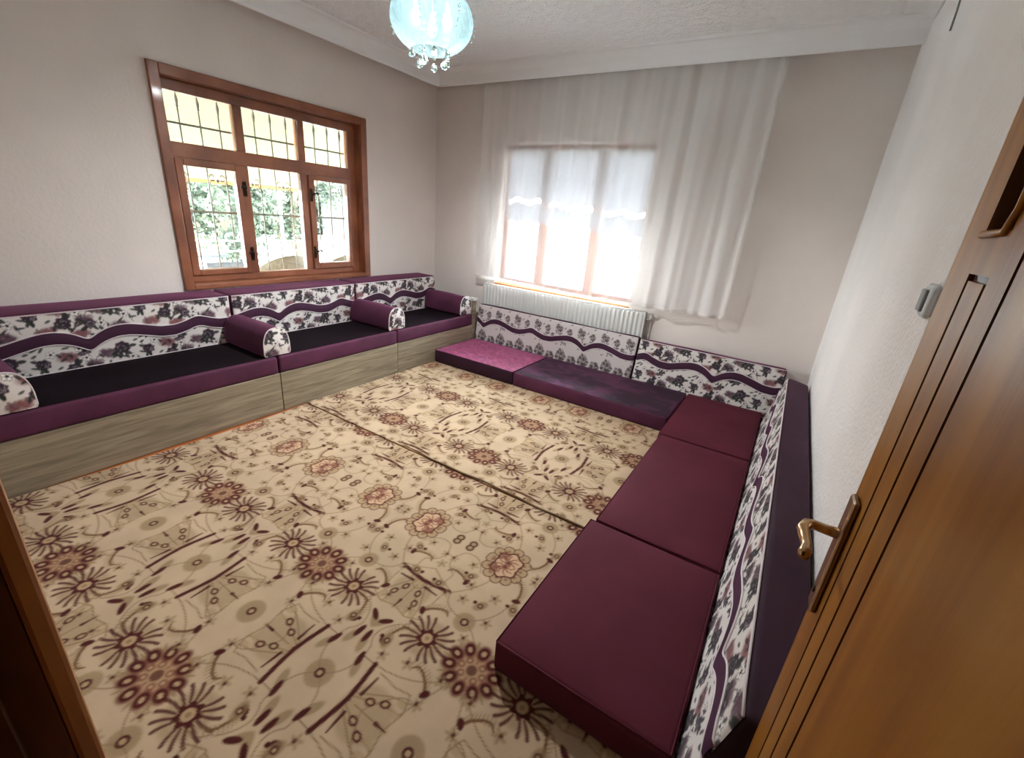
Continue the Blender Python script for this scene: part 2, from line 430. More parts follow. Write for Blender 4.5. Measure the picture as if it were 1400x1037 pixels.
# ------------------------------------------------------------------ materials
M = {}
M['wall'] = pbr('wall_plaster', (.79, .715, .665), .85, var=.03, vscale=2, bump=.38, bscale=42, bdist=.006, spec=.2)
M['wall_rough'] = pbr('wall_rough_plaster', (.89, .845, .825), .85, var=.03, vscale=2, bump=.9, bscale=60, bdist=.008, spec=.2)
M['cornice'] = pbr('cornice_paint', (.86, .85, .85), .7, spec=.2)
M['laminate'] = pbr('laminate_floor', lin((150, 78, 36)), .35, col2=lin((186, 108, 56)), vscale=3, stretch=(8, .7, 8))
M['hall'] = pbr('hall_wall', (.35, .27, .22), .9)
M['oak'] = pbr('grey_oak', lin((112, 99, 80)), .55, col2=lin((160, 146, 122)), vscale=5.0, stretch=(4, .5, 7), distort=.8, bump=.12, bscale=70, bdist=.002, ramp=(.3, .72))
M['redwood'] = pbr('window_wood', lin((122, 70, 46)), .38, col2=lin((156, 96, 66)), vscale=5, stretch=(2, .8, .8), coat=.3)
M['sill'] = pbr('sill_wood', lin((196, 128, 78)), .3, col2=lin((214, 150, 98)), vscale=4, stretch=(.8, 3, 3), coat=.3)
M['redwood_dark'] = pbr('door_frame_wood', lin((64, 22, 12)), .3, col2=lin((92, 38, 20)), vscale=4, stretch=(3, 3, .5), coat=.4)
M['jamb_edge_lit'] = pbr('jamb_edge_lit_wood', lin((164, 104, 56)), .35, col2=lin((190, 126, 72)), vscale=4, stretch=(3, 3, .5), coat=.4)  # frame wood coloured paler for room light falling on this edge
M['door'] = pbr('door_oak', lin((134, 82, 28)), .3, col2=lin((172, 118, 46)), vscale=3.0, stretch=(6, 6, .45), distort=.5, coat=.05, spec=.18, ramp=(.3, .7), bump=.02, bscale=30)
M['door_dark'] = pbr('door_recess', lin((92, 56, 30)), .35, coat=.4)
M['groove'] = pbr('door_groove', lin((86, 46, 20)), .4)
M['brass'] = pbr('antique_brass', lin((190, 158, 120)), .24, metal=1.0)
M['bronze'] = pbr('bronze', lin((70, 52, 40)), .4, metal=.8)
M['white_metal'] = pbr('radiator_paint', (.66, .66, .63), .4)
M['iron'] = pbr('grille_paint', lin((118, 112, 100)), .5)
M['plastic'] = pbr('switch_plastic', lin((196, 198, 200)), .35)
M['plastic_dark'] = pbr('switch_rocker', lin((130, 132, 136)), .35)
M['pipingw'] = pbr('white_piping', lin((214, 204, 204)), .8, sheen=.2)
vel = dict(rough=.75, spec=.25, sheen=.35)
M['velvet'] = pbr('plum_velvet', lin((80, 36, 60)), var=.16, vscale=5, sheen_tint=lin((200, 120, 170)), bump=.08, bscale=300, bdist=.002, **vel)
M['velvet_dark'] = pbr('dark_plum_velvet', lin((47, 21, 36)), var=.18, vscale=5, sheen_tint=lin((150, 90, 130)), bump=.08, bscale=300, bdist=.002, **vel)
M['velvet_band'] = pbr('band_velvet', lin((66, 34, 56)), var=.15, vscale=5, sheen_tint=lin((150, 90, 130)), **vel)
M['velvet_nap_shade'] = pbr('nap_shade_velvet', lin((17, 9, 14)), var=.2, vscale=4, rough=.8, spec=.1, sheen=.08, sheen_tint=lin((120, 70, 110)))  # plum velvet darkened: shade of its brushed nap put into the colour
M['velvet_red'] = pbr('wine_velvet', lin((84, 32, 44)), var=.1, vscale=4, sheen_tint=lin((190, 110, 140)), bump=.06, bscale=300, bdist=.002, rough=.8, spec=.12, sheen=.12)
M['velvet_pink'] = pbr('crushed_velvet_shine', lin((120, 50, 82)), col2=lin((172, 86, 122)), vscale=16, detail=8, distort=1.5, rough=.6, spec=.3, sheen=.5, sheen_tint=lin((230, 150, 205)))  # crushed pile, its highlights painted in as lighter pink flecks
M['velvet_nap_shine'] = pbr('nap_shine_velvet', lin((36, 18, 32)), col2=lin((92, 44, 76)), vscale=4, detail=7, distort=1.0, rough=.7, spec=.25, sheen=.2, sheen_tint=lin((190, 110, 160)), ramp=(.42, .72), stretch=(1, 1.6, 1))  # nap shine painted in as a plum and near-black mottle
M['print'] = pbr('printed_cloth', (1, 1, 1), .85, attr='Col', spec=.15, var=.04, vscale=120, sheen=.1)
M['carpet'] = pbr('carpet_pile', (1, 1, 1), .95, attr='Col', spec=.05, var=.10, vscale=5, bump=.35, bscale=420, bdist=.004, sheen=.15)
M['carpet_edge'] = pbr('carpet_binding', lin((112, 88, 58)), .9, var=.15, vscale=60)

# ceiling with pressed snowflake relief
m, n, out = new_mat('ceiling_relief')
p = n.nodes.new('ShaderNodeBsdfPrincipled'); link(n, p.outputs[0], out.inputs[0])
p.inputs['Base Color'].default_value = (.93, .92, .925, 1); p.inputs['Roughness'].default_value = .6
tc = n.nodes.new('ShaderNodeTexCoord')
vo = n.nodes.new('ShaderNodeTexVoronoi'); vo.inputs['Scale'].default_value = 7.5; vo.feature = 'DISTANCE_TO_EDGE'; link(n, tc.outputs['Object'], vo.inputs['Vector'])
wv = n.nodes.new('ShaderNodeTexNoise'); wv.inputs['Scale'].default_value = 26; wv.inputs['Detail'].default_value = 3; wv.inputs['Distortion'].default_value = 1.2
link(n, tc.outputs['Object'], wv.inputs['Vector'])
ad = n.nodes.new('ShaderNodeMath'); ad.operation = 'ADD'; link(n, vo.outputs[0], ad.inputs[0]); link(n, wv.outputs[0], ad.inputs[1])
bp = n.nodes.new('ShaderNodeBump'); bp.inputs['Strength'].default_value = .7; bp.inputs['Distance'].default_value = .03
link(n, ad.outputs[0], bp.inputs['Height']); link(n, bp.outputs[0], p.inputs['Normal'])
M['ceiling'] = m

def sheer(name, col, opac, graz=.35, transl=.5, weave=0.0):
    m, n, out = new_mat(name)
    tr = n.nodes.new('ShaderNodeBsdfTransparent'); df = n.nodes.new('ShaderNodeBsdfDiffuse'); tl = n.nodes.new('ShaderNodeBsdfTranslucent')
    df.inputs[0].default_value = (*col, 1); tl.inputs[0].default_value = (*col, 1)
    m1 = n.nodes.new('ShaderNodeMixShader'); m1.inputs[0].default_value = transl; link(n, df.outputs[0], m1.inputs[1]); link(n, tl.outputs[0], m1.inputs[2])
    m2 = n.nodes.new('ShaderNodeMixShader'); link(n, tr.outputs[0], m2.inputs[1]); link(n, m1.outputs[0], m2.inputs[2]); link(n, m2.outputs[0], out.inputs[0])
    if graz:
        lw = n.nodes.new('ShaderNodeLayerWeight'); lw.inputs[0].default_value = .5
        mt = n.nodes.new('ShaderNodeMath'); mt.operation = 'MULTIPLY_ADD'; mt.inputs[1].default_value = graz; mt.inputs[2].default_value = opac; mt.use_clamp = True
        link(n, lw.outputs['Facing'], mt.inputs[0]); link(n, mt.outputs[0], m2.inputs[0])
    else: m2.inputs[0].default_value = opac
    return m
M['tulle'] = sheer('curtain_tulle', (.93, .90, .89), .50, .20, .032)
M['hem'] = sheer('curtain_hem', (.84, .80, .77), .85, 0, .4)
M['blind'] = sheer('blind_cloth', (.60, .60, .64), 1.0, 0, .075)
M['blind_border'] = sheer('blind_border_cloth', (.56, .56, .60), 1.0, 0, .05)
M['lace'] = sheer('blind_lace', (.9, .9, .9), .25, 0, .5)
M['awning'] = sheer('awning_cloth', (.22, .20, .105), 1.0, 0, .05)

def glassy(name, tint=(1, 1, 1), gloss=.06):
    m, n, out = new_mat(name)
    tr = n.nodes.new('ShaderNodeBsdfTransparent'); tr.inputs[0].default_value = (*tint, 1)
    gl = n.nodes.new('ShaderNodeBsdfGlossy'); gl.inputs['Roughness'].default_value = .02
    fr = n.nodes.new('ShaderNodeFresnel'); fr.inputs[0].default_value = 1.45
    mx = n.nodes.new('ShaderNodeMixShader'); link(n, fr.outputs[0], mx.inputs[0]); link(n, tr.outputs[0], mx.inputs[1]); link(n, gl.outputs[0], mx.inputs[2]); link(n, mx.outputs[0], out.inputs[0])
    return m
M['pane'] = glassy('window_glass', (.94, .97, .96))
# lamp glass: milky blue glass lit from inside by its bulbs
m, n, out = new_mat('lamp_glass')
tl = n.nodes.new('ShaderNodeBsdfTranslucent'); tl.inputs[0].default_value = (.62, .82, .84, 1)
df = n.nodes.new('ShaderNodeBsdfPrincipled'); df.inputs['Base Color'].default_value = (.62, .76, .78, 1); df.inputs['Roughness'].default_value = .15
tr = n.nodes.new('ShaderNodeBsdfTransparent'); tr.inputs[0].default_value = (.85, .95, .97, 1)
wv = n.nodes.new('ShaderNodeTexWave'); wv.wave_type = 'BANDS'; wv.bands_direction = 'DIAGONAL'; wv.inputs['Scale'].default_value = 9; wv.inputs['Distortion'].default_value = 14; wv.inputs['Detail'].default_value = 1
tc = n.nodes.new('ShaderNodeTexCoord'); link(n, tc.outputs['Object'], wv.inputs['Vector'])
cr = n.nodes.new('ShaderNodeValToRGB'); cr.color_ramp.elements[0].color = (.10, .10, .10, 1); cr.color_ramp.elements[1].color = (.34, .34, .34, 1); link(n, wv.outputs[0], cr.inputs[0])
m1 = n.nodes.new('ShaderNodeMixShader'); m1.inputs[0].default_value = .5; link(n, tl.outputs[0], m1.inputs[1]); link(n, df.outputs[0], m1.inputs[2])
m2 = n.nodes.new('ShaderNodeMixShader'); link(n, cr.outputs[0], m2.inputs[0]); link(n, m1.outputs[0], m2.inputs[1]); link(n, tr.outputs[0], m2.inputs[2])
link(n, m2.outputs[0], out.inputs[0]); M['lamp_glass'] = m
m, n, out = new_mat('lamp_bulb'); em = n.nodes.new('ShaderNodeEmission'); em.inputs[0].default_value = (.80, .97, 1.0, 1); em.inputs[1].default_value = 3.0; link(n, em.outputs[0], out.inputs[0]); M['bulb'] = m
m, n, out = new_mat('crystal'); p = n.nodes.new('ShaderNodeBsdfGlass'); p.inputs['IOR'].default_value = 1.5; p.inputs['Roughness'].default_value = .02; p.inputs[0].default_value = (.93, 1, 1, 1); link(n, p.outputs[0], out.inputs[0]); M['crystal'] = m
M['chrome'] = pbr('chrome', (.8, .82, .84), .12, metal=1.0)
# outdoors
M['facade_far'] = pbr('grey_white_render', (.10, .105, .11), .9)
M['facade'] = pbr('white_render', (.80, .80, .78), .9, var=.03, vscale=1)
M['ground'] = pbr('cream_paving', lin((214, 190, 150)), .9, var=.08, vscale=2)
M['paving'] = pbr('grey_paving', (.30, .31, .30), .9, var=.08, vscale=2)
M['terrace'] = pbr('terrace_tile', lin((110, 104, 96)), .7, var=.1, vscale=3)
M['house'] = pbr('yellow_render', lin((120, 112, 70)), .9)
M['leaf'] = pbr('leaf', lin((40, 50, 34)), .6, col2=lin((66, 74, 54)), vscale=3)
M['bark'] = pbr('bark', lin((92, 78, 62)), .9, var=.2)
M['wicker'] = pbr('wicker', lin((74, 62, 44)), .8, var=.2, vscale=30, stretch=(1, 1, 4), bump=.3, bscale=60)
M['cloth_white'] = pbr('tablecloth', (.16, .18, .20), .8)
M['grey'] = pbr('dark_grey', lin((74, 78, 82)), .5)
M['pole'] = pbr('pole_paint', lin((190, 192, 190)), .5)

# ------------------------------------------------------------------ the room
XL, XR, YB, YF, ZC = -3.93, .31, 4.36, .03, 2.91
def struct(name, boxes, mat):
    bm = bmesh.new()
    for q in boxes: add_box(bm, *q)
    return obj_from_bm(name, bm, mat, kind='structure')
struct('floor', [(XL - .25, 1.3, -2.3, YB + .25, -.12, 0)], M['laminate'])
struct('ceiling', [(XL - .25, XR + .2, -.12, YB + .25, ZC, ZC + .2)], M['ceiling'])
WY0, WY1, WZ0, WZ1 = 1.575, 3.275, .825, 2.27
struct('wall_left', [(XL - .25, XL, -.12, WY0, 0, ZC), (XL - .25, XL, WY1, YB + .25, 0, ZC), (XL - .25, XL, WY0, WY1, 0, WZ0), (XL - .25, XL, WY0, WY1, WZ1, ZC)], M['wall'])
BX0, BX1, BZ0, BZ1 = -2.98, -1.33, .77, 2.26
struct('wall_back', [(XL, BX0, YB, YB + .25, 0, ZC), (BX1, XR, YB, YB + .25, 0, ZC), (BX0, BX1, YB, YB + .25, 0, BZ0), (BX0, BX1, YB, YB + .25, BZ1, ZC)], M['wall'])
struct('wall_right', [(XR, XR + .2, -.12, YB + .25, 0, ZC)], M['wall_rough'])
struct('wall_front', [(XL, -.69, YF - .15, YF, 0, ZC), (.26, XR, YF - .15, YF, 0, ZC), (-.69, .26, YF - .15, YF, 2.12, ZC)], M['wall'])
struct('wall_hallway', [(-1.9, -1.8, -2.3, -.12, 0, 2.6), (1.2, 1.3, -2.3, -.12, 0, 2.6), (-1.9, 1.3, -2.4, -2.3, 0, 2.6), (-1.9, 1.3, -2.4, -.12, 2.6, 2.7), (XR + .2, 1.3, -.12, -.05, 0, 2.6)], M['hall'])

# plaster cornice: a coved profile swept round the room (one mesh per side)
SMALL = [(0, -.055), (.012, -.055), (.02, -.045), (.06, -.022), (.11, -.012), (.165, -.010), (.175, 0), (0, 0)]
PELMET = [(0, 0), (0, -.012), (.188, -.012), (.188, -.138), (.196, -.143), (.212, -.141), (.222, -.128), (.226, -.104), (.238, -.068), (.262, -.038), (.292, -.022), (.318, -.018), (.322, 0)]
def cornice(name, p0, p1, inward, prof=PELMET, m0=0, m1=0):
    
    p0, p1, inw = Vector(p0), Vector(p1), Vector(inward)
    dr = (p1 - p0).normalized()
    bm = bmesh.new(); A = [bm.verts.new(p0 + inw * q + dr * q * m0 + Vector((0, 0, z))) for q, z in prof]; B = [bm.verts.new(p1 + inw * q - dr * q * m1 + Vector((0, 0, z))) for q, z in prof]
    k = len(prof)
    for i in range(k): bm.faces.new((A[i], A[(i + 1) % k], B[(i + 1) % k], B[i]))
    bm.faces.new(A[::-1]); bm.faces.new(B)
    return obj_from_bm(name, bm, M['cornice'], kind='structure')
cornice('trim_1', (XL, YB, ZC), (XR, YB, ZC), (0, -1, 0), m0=1)
cornice('trim_2', (XL, YF, ZC), (XL, YB, ZC), (1, 0, 0), m1=1)
cornice('trim_3', (XR, YF, ZC), (XR, YB - .325, ZC), (-1, 0, 0), SMALL)

# ------------------------------------------------------------------ doorway and open door
dw = empty('trim_4', (0, 0, 0), kind='structure')
box('door_jamb', -.69, -.65, -.12, .03, 0, 2.12, M['redwood_dark'], dw)
bm = bmesh.new(); add_box(bm, -.76, -.652, .03, .055, 0, 2.16, .006); obj_from_bm('door_casing', bm, M['jamb_edge_lit'], dw)
box('door_stop', -.65, -.638, -.12, -.005, 0, 2.10, M['redwood_dark'], dw, bev=.003)
box('door_jamb', .22, .26, -.12, .03, 0, 2.12, M['redwood_dark'], dw)
box('door_head', -.69, .26, -.12, .03, 2.10, 2.12, M['redwood_dark'], dw)

def panel_face(name, ys, zs, depth, x, mat, parent, back):
    """a moulded face in the plane x, cell (i,j) sunk by depth(y,z); sides between unlike cells"""
    bm = bmesh.new(); ny, nz = len(ys) - 1, len(zs) - 1
    D = [[depth((ys[i] + ys[i + 1]) / 2, (zs[j] + zs[j + 1]) / 2) for j in range(nz)] for i in range(ny)]
    q = lambda *p: bm.faces.new([bm.verts.new(v) for v in p])
    for i in range(ny):
        for j in range(nz):
            X = x + D[i][j]; y0, y1, z0, z1 = ys[i], ys[i + 1], zs[j], zs[j + 1]
            q((X, y0, z0), (X, y0, z1), (X, y1, z1), (X, y1, z0))
            n_ = D[i + 1][j] if i + 1 < ny else back - x
            if n_ != D[i][j]: q((X, y1, z0), (X, y1, z1), (x + n_, y1, z1), (x + n_, y1, z0))
            if i == 0: q((X, y0, z0), (x + (back - x), y0, z0), (back, y0, z1), (X, y0, z1))
            n_ = D[i][j + 1] if j + 1 < nz else back - x
            if n_ != D[i][j]: q((X, y0, z1), (X, y1, z1), (x + n_, y1, z1), (x + n_, y0, z1))
            if j == 0: q((X, y0, z0), (X, y1, z0), (back, y1, z0), (back, y0, z0))
    q((back, ys[0], zs[0]), (back, ys[-1], zs[0]), (back, ys[-1], zs[-1]), (back, ys[0], zs[-1]))
    bmesh.ops.remove_doubles(bm, verts=bm.verts[:], dist=1e-5)
    return obj_from_bm(name, bm, mat, parent)
DX = .18
door = empty('door_1', (0, 0, 0), kind='structure')
gw = .0042
g1, g2, g3 = .775, .708, .640
GR = [(g1, .1, 1.528), (g2, .1, 1.528), (g3, .1, 1.95), (.30, .1, 1.30)]
ys = sorted({.045, .868} | {g - gw for g, _, _ in GR} | {g + gw for g, _, _ in GR} | {.70, .786, .10, .60})
zs = sorted({.01, 2.08, .10, 1.528, 1.5196, 1.30, 1.2916, 1.578, 1.95})
def ddepth(y, z):
    for g, z0, z1 in GR:
        if abs(y - g) < gw and z0 < z < z1: return .006
    if g2 - gw < y < g1 + gw and 1.5196 < z < 1.528: return .006
    if .10 < y < .30 and 1.2916 < z < 1.30: return .006
    if .70 < y < .786 and 1.578 < z < 1.95: return .016
    if .10 < y < .60 and 1.578 < z < 1.95: return .012
    return 0.0
leaf = panel_face('leaf', ys, zs, ddepth, DX, M['door'], door, DX + .04)
leaf.data.materials.append(M['groove']); leaf.data.materials.append(M['door_dark'])
for f in leaf.data.polygons:
    c_ = f.center; d = c_.x - DX
    if .0005 < d < .0075 and c_.z < 2.0: f.material_index = 1
    elif .0075 < d < .02 and 1.57 < c_.z < 1.96 and .09 < c_.y < .79: f.material_index = 2
# moulding round the narrow recess
for nm, pts in (('moulding', [(DX - .002, .698, 1.95), (DX - .002, .698, 1.60), (DX - .002, .712, 1.576), (DX - .002, .786, 1.574)]), ('moulding', [(DX - .001, .606, 1.95), (DX - .001, .606, 1.573), (DX - .001, .1, 1.573)])):
    tube(nm, pts, .0045, M['door'], door, 6)
hz, hy = 1.045, .826
hd = empty('handle_anchor'); bpy.data.objects.remove(hd)
bm = bmesh.new(); add_box(bm, DX - .011, DX, hy - .021, hy + .021, .932, 1.165, .006, 3)
plate = obj_from_bm('handle_plate', bm, M['bronze'], door); plate.data.materials[0] = pbr('light_bronze', lin((168, 140, 114)), .3, metal=.85)  # plate in a lighter bronze tone than the keyhole
LZ = 1.092
pts = [(DX - .008, hy, LZ), (DX - .03, hy, LZ), (DX - .046, hy, LZ + .001), (DX - .056, hy - .006, LZ + .001), (DX - .061, hy - .022, LZ - .001), (DX - .058, hy - .042, LZ - .004), (DX - .054, hy - .062, LZ - .006), (DX - .057, hy - .082, LZ - .005), (DX - .059, hy - .096, LZ - .003)]
lev = tube('lever', pts, [.010, .0085, .0085, .0095, .010, .0088, .0078, .0095, .0085], M['brass'], door, 12)
bm = bmesh.new(); add_lathe(bm, [(0, 0), (.006, 0), (.006, .003), (0, .003)], 12); bmesh.ops.rotate(bm, matrix=Matrix.Rotation(-PI / 2, 3, 'Y'), verts=bm.verts[:]); bmesh.ops.translate(bm, vec=(DX - .0105, hy, .97), verts=bm.verts[:])
obj_from_bm('keyhole', bm, M['bronze'], door)
for z in (.25, 1.8):
    tube('hinge', [(DX + .006, .037, z), (DX + .006, .037, z + .1)], .007, M['brass'], door, 10)

# light switch on the right wall
sw = tag(empty('light_switch', (XR, 1.515, 1.432)), 'grey plastic light switch on the right wall beside the open door', 'switch')
bm = bmesh.new(); add_box(bm, -.022, 0, -.042, .042, -.042, .042, .014, 4); obj_from_bm('switch_plate', bm, M['plastic'], sw, smooth=False)
bm = bmesh.new(); add_box(bm, -.029, -.02, -.022, .022, -.028, .028, .004, 2); obj_from_bm('rocker', bm, M['plastic_dark'], sw)
wr = tube('wall_cable', [(XR - .004, 3.28, 2.82), (XR - .006, 3.20, 2.74), (XR - .006, 3.13, 2.66), (XR - .005, 3.10, 2.58), (XR - .004, 3.10, 2.50)], .004, M['plastic_dark'])
tag(wr, 'thin grey cable curling down the right wall under the cornice', 'cable')

# ------------------------------------------------------------------ left window
w1 = empty('window_1', (0, 0, 0), kind='structure')
RW = M['redwood']
def casing_bar(name, y0, y1, z0, z1):
    bm = bmesh.new(); add_box(bm, XL, XL + .024, y0, y1, z0, z1, .006, 2); return obj_from_bm(name, bm, RW, w1)
casing_bar('casing', 1.535, 1.602, .80, 2.31); casing_bar('casing', 3.248, 3.318, .80, 2.31); casing_bar('casing', 1.602, 3.248, 2.243, 2.31); casing_bar('casing', 1.602, 3.248, .80, .842)
for q in ((1.575, 1.602, .825, 2.27), (3.248, 3.275, .825, 2.27), (1.602, 3.248, 2.243, 2.27), (1.602, 3.248, .825, .842)):
    box('reveal_board', -4.07, XL, *q, RW, w1)
FX0, FX1 = -4.06, -4.0
def fr(name, y0, y1, z0, z1, x0=FX0, x1=FX1, bev=.006):
    return box(name, x0, x1, y0, y1, z0, z1, RW, w1, bev=bev)
fr('stile', 1.602, 1.632, .842, 2.243); fr('stile', 3.158, 3.248, .842, 2.243); fr('top_rail', 1.632, 3.158, 2.172, 2.243)
fr('transom', 1.632, 3.158, 1.745, 1.848); fr('bottom_rail', 1.632, 3.158, .842, .895)
for y0, y1 in ((2.10, 2.168), (2.632, 2.698)):
    fr('mullion', y0, y1, 1.848, 2.172); fr('mullion', y0, y1, .895, 1.745)
def sash(y0, y1, z0, z1, gy0, gy1, gz0, gz1, hy_, side):
    s = empty('sash', (0, 0, 0)); s.parent = w1
    X0, X1 = -4.045, -3.982
    bm = bmesh.new()
    add_box(bm, X0, X1, y0, gy0, z0, z1, .006); add_box(bm, X0, X1, gy1, y1, z0, z1, .006)
    add_box(bm, X0, X1, gy0, gy1, z0, gz0, .006); add_box(bm, X0, X1, gy0, gy1, gz1, z1, .006)
    obj_from_bm('sash_frame', bm, RW, s)
    box('pane', -4.018, -4.014, gy0 - .005, gy1 + .005, gz0 - .005, gz1 + .005, M['pane'], s)
sash(1.634, 2.098, .897, 1.743, 1.69, 2.055, .94, 1.695, 2.08, 1)
sash(2.70, 3.156, .897, 1.743, 2.757, 3.118, .95, 1.70, 2.73, -1)
for (gy0, gy1, gz0, gz1) in ((1.632, 2.10, 1.848, 2.172), (2.168, 2.632, 1.848, 2.172), (2.698, 3.158, 1.848, 2.172), (2.168, 2.632, .895, 1.745)):
    box('pane', -4.032, -4.028, gy0, gy1, gz0, gz1, M['pane'], w1)
for hy_, z in ((2.115, 1.57), (2.115, 1.055), (2.715, 1.57), (2.715, 1.055)):
    bm = bmesh.new(); add_box(bm, -3.998, -3.99 + .012, hy_ - .013, hy_ + .013, z - .055, z + .055, .005, 2)
    h = obj_from_bm('window_handle', bm, M['bronze'], w1)
    sgn = 1 if hy_ > 2.5 else -1
    tube('handle_grip', [(-3.98, hy_, z + .01), (-3.955, hy_, z + .01), (-3.945, hy_ + .008 * sgn, z + .012), (-3.945, hy_ + .03 * sgn, z + .02), (-3.945, hy_ + .052 * sgn, z + .012)], [.007, .007, .008, .007, .0095], M['bronze'], h, 8)
    tube('handle_pin', [(-3.975, hy_, z + .055), (-3.965, hy_, z + .02), (-3.965, hy_, z - .02), (-3.975, hy_, z - .055)], .006, M['bronze'], h, 8)

# wrought iron grille outside the left window
gr = tag(empty('window_grille', (0, 0, 0)), 'wrought iron grille with spear tipped bars outside the left window', 'grille')
GX = -4.15
bars = [1.64 + .14 * k for k in range(12)]
for y in bars:
    tube('bar', [(GX, y, .835), (GX, y, 2.10)], .0062, M['iron'], gr, 6)
    bm = bmesh.new(); add_lathe(bm, [(.006, 2.09), (.013, 2.10), (.008, 2.112), (.016, 2.135), (.010, 2.165), (0, 2.20)], 8, (GX, y, 0)); obj_from_bm('spear_tip', bm, M['iron'], gr, smooth=True)
for z in (.865, 1.37, 1.985):
    box('cross_bar', GX - .008, GX + .008, WY0, WY1, z - .008, z + .008, M['iron'], gr)
def spiral(cy, cz, r0, r1, a0, a1, nseg=18):
    return [(GX, cy + (r0 + (r1 - r0) * t) * math.cos(a0 + (a1 - a0) * t), cz + (r0 + (r1 - r0) * t) * math.sin(a0 + (a1 - a0) * t)) for t in np.linspace(0, 1, nseg)]
for k in range(0, 11, 2):
    y = (bars[k] + bars[k + 1]) / 2
    for s in (-1, 1):
        for zz, sz in ((1.64, 1), (1.585, -1)):
            pts = spiral(0, 0, .006, .033, 0, 1.6 * PI)
            tube('scroll', [(GX, y + s * (.034 - p_[1]), zz + sz * p_[2]) for p_ in pts], .004, M['iron'], gr, 5)
    bm = bmesh.new(); bmesh.ops.create_icosphere(bm, subdivisions=1, radius=.016, matrix=Matrix.Translation((GX, y, 1.612))); obj_from_bm('collar', bm, M['iron'], gr, smooth=True)

# ------------------------------------------------------------------ back window, blinds, sill
w2 = empty('window_2', (0, 0, 0), kind='structure')
Y0, Y1 = 4.48, 4.55
def fb(name, x0, x1, z0, z1): return box(name, x0, x1, Y0, Y1, z0, z1, RW, w2, bev=.006)
fb('stile', BX0, -2.93, BZ0 + .02, BZ1); fb('stile', -1.37, BX1, BZ0 + .02, BZ1); fb('top_rail', -2.93, -1.37, 2.19, BZ1); fb('bottom_rail', -2.93, -1.37, BZ0 + .02, .845)
fb('mullion', -2.525, -2.415, .845, 2.19); fb('mullion', -1.91, -1.795, .845, 2.19); 
for x0, x1 in ((-2.93, -2.525), (-2.415, -1.91), (-1.795, -1.37)):
    box('pane', x0, x1, 4.512, 4.516, .845, 2.19, M['pane'], w2)
box('window_sill', BX0, BX1, 4.352, 4.48, BZ0 - .0, BZ0 + .02, M['sill'], w2, bev=.004)

def wave_strip(name, x0, x1, ztop, zbot, y, mat, parent, nx=28, nz=3):
    X = np.linspace(x0, x1, nx); V = []
    for x in X:
        t, b_ = ztop(x), zbot(x)
        for k in range(nz): V.append((x, y, t + (b_ - t) * k / (nz - 1)))
    return obj_from_me(name, grid_me(name, np.array(V), nx, nz), mat, parent)
for i, (x0, x1, zs_, zb_, ph, lb) in enumerate(((-2.945, -2.472, 1.70, 1.50, 0.0, 'left of three'), (-2.468, -1.855, 1.675, 1.485, .9, 'middle of three'), (-1.85, -1.355, 1.645, 1.455, 2.2, 'right of three'))):
    bl = tag(empty('roller_blind', ((x0 + x1) / 2, 4.45, 2.19)), 'white scalloped roller blind behind the tulle curtain, ' + lb, 'blind', 'roller blinds over the back window')
    cx = (x0 + x1) / 2
    wave = lambda x, ph=ph: .016 * math.sin((x + cx) * 2 * PI / .26 + ph) + .006 * math.sin((x + cx) * 4 * PI / .26 + ph)
    hx = (x1 - x0) / 2; y_ = 0.0; dz = -2.19
    wave_strip('blind_cloth', -hx, hx, lambda x: 0.0, lambda x: zs_ + dz + .022 + wave(x), y_, M['blind'], bl, nz=8)
    wave_strip('lace_band', -hx, hx, lambda x: zs_ + dz + .022 + wave(x), lambda x: zs_ + dz - .022 + wave(x), y_, M['lace'], bl)
    wave_strip('scalloped_border', -hx, hx, lambda x: zs_ + dz - .022 + wave(x), lambda x: zb_ + dz - .4 * wave(x) - .014 * abs(math.sin((x + cx) * PI / .13)), y_, M['blind_border'], bl)
    tube('roller', [(-hx, .0, .018), (hx, .0, .018)], .018, M['white_metal'], bl, 10)

# ------------------------------------------------------------------ radiator under the back window
rd = tag(empty('radiator', (-1.135, YB, .18)), 'white ribbed panel radiator under the back window behind the seating', 'radiator')
RX0 = -1.95
NX = 170; V = []
xs = np.linspace(0, RX0, NX)
prof = np.where((np.arange(NX) % 4) < 2, 0.0, .010)
for x, pz in zip(xs, prof):
    for z in (.0, .02, .565, .585): V.append((x, -.075 - (pz if z in (.02, .565) else 0), z))
me = grid_me('front_panel', np.array(V), NX, 4, smooth=False); obj_from_me('front_panel', me, M['white_metal'], rd)
bm = bmesh.new(); add_box(bm, RX0, 0, -.073, -.055, .0, .583); obj_from_bm('panel_back', bm, M['white_metal'], rd)
bm = bmesh.new(); add_box(bm, RX0, 0, -.045, -.03, .0, .575); obj_from_bm('rear_panel', bm, M['white_metal'], rd)
bm = bmesh.new()
for k in range(64): add_box(bm, RX0 + .02 + k * .03, RX0 + .038 + k * .03, -.074, -.028, .586, .592)
add_box(bm, RX0, 0, -.078, -.074, .58, .592); add_box(bm, RX0, 0, -.028, -.024, .58, .592)
o = obj_from_bm('top_grille', bm, M['white_metal'], rd); o['kind'] = 'stuff'
box('end_cover', 0.0, .004, -.078, -.024, .0, .592, M['white_metal'], rd); box('end_cover', RX0 - .004, RX0, -.078, -.024, .0, .592, M['white_metal'], rd)
for x in (-.2, RX0 + .2): box('wall_bracket', x - .02, x + .02, -.028, -.002, .1, .5, M['white_metal'], rd)
tube('valve_pipe', [(.004, -.045, .52), (.045, -.04, .52), (.055, -.02, .51), (.055, -.0115, .44), (.055, -.0115, -.18)], .008, M['white_metal'], rd, 8)
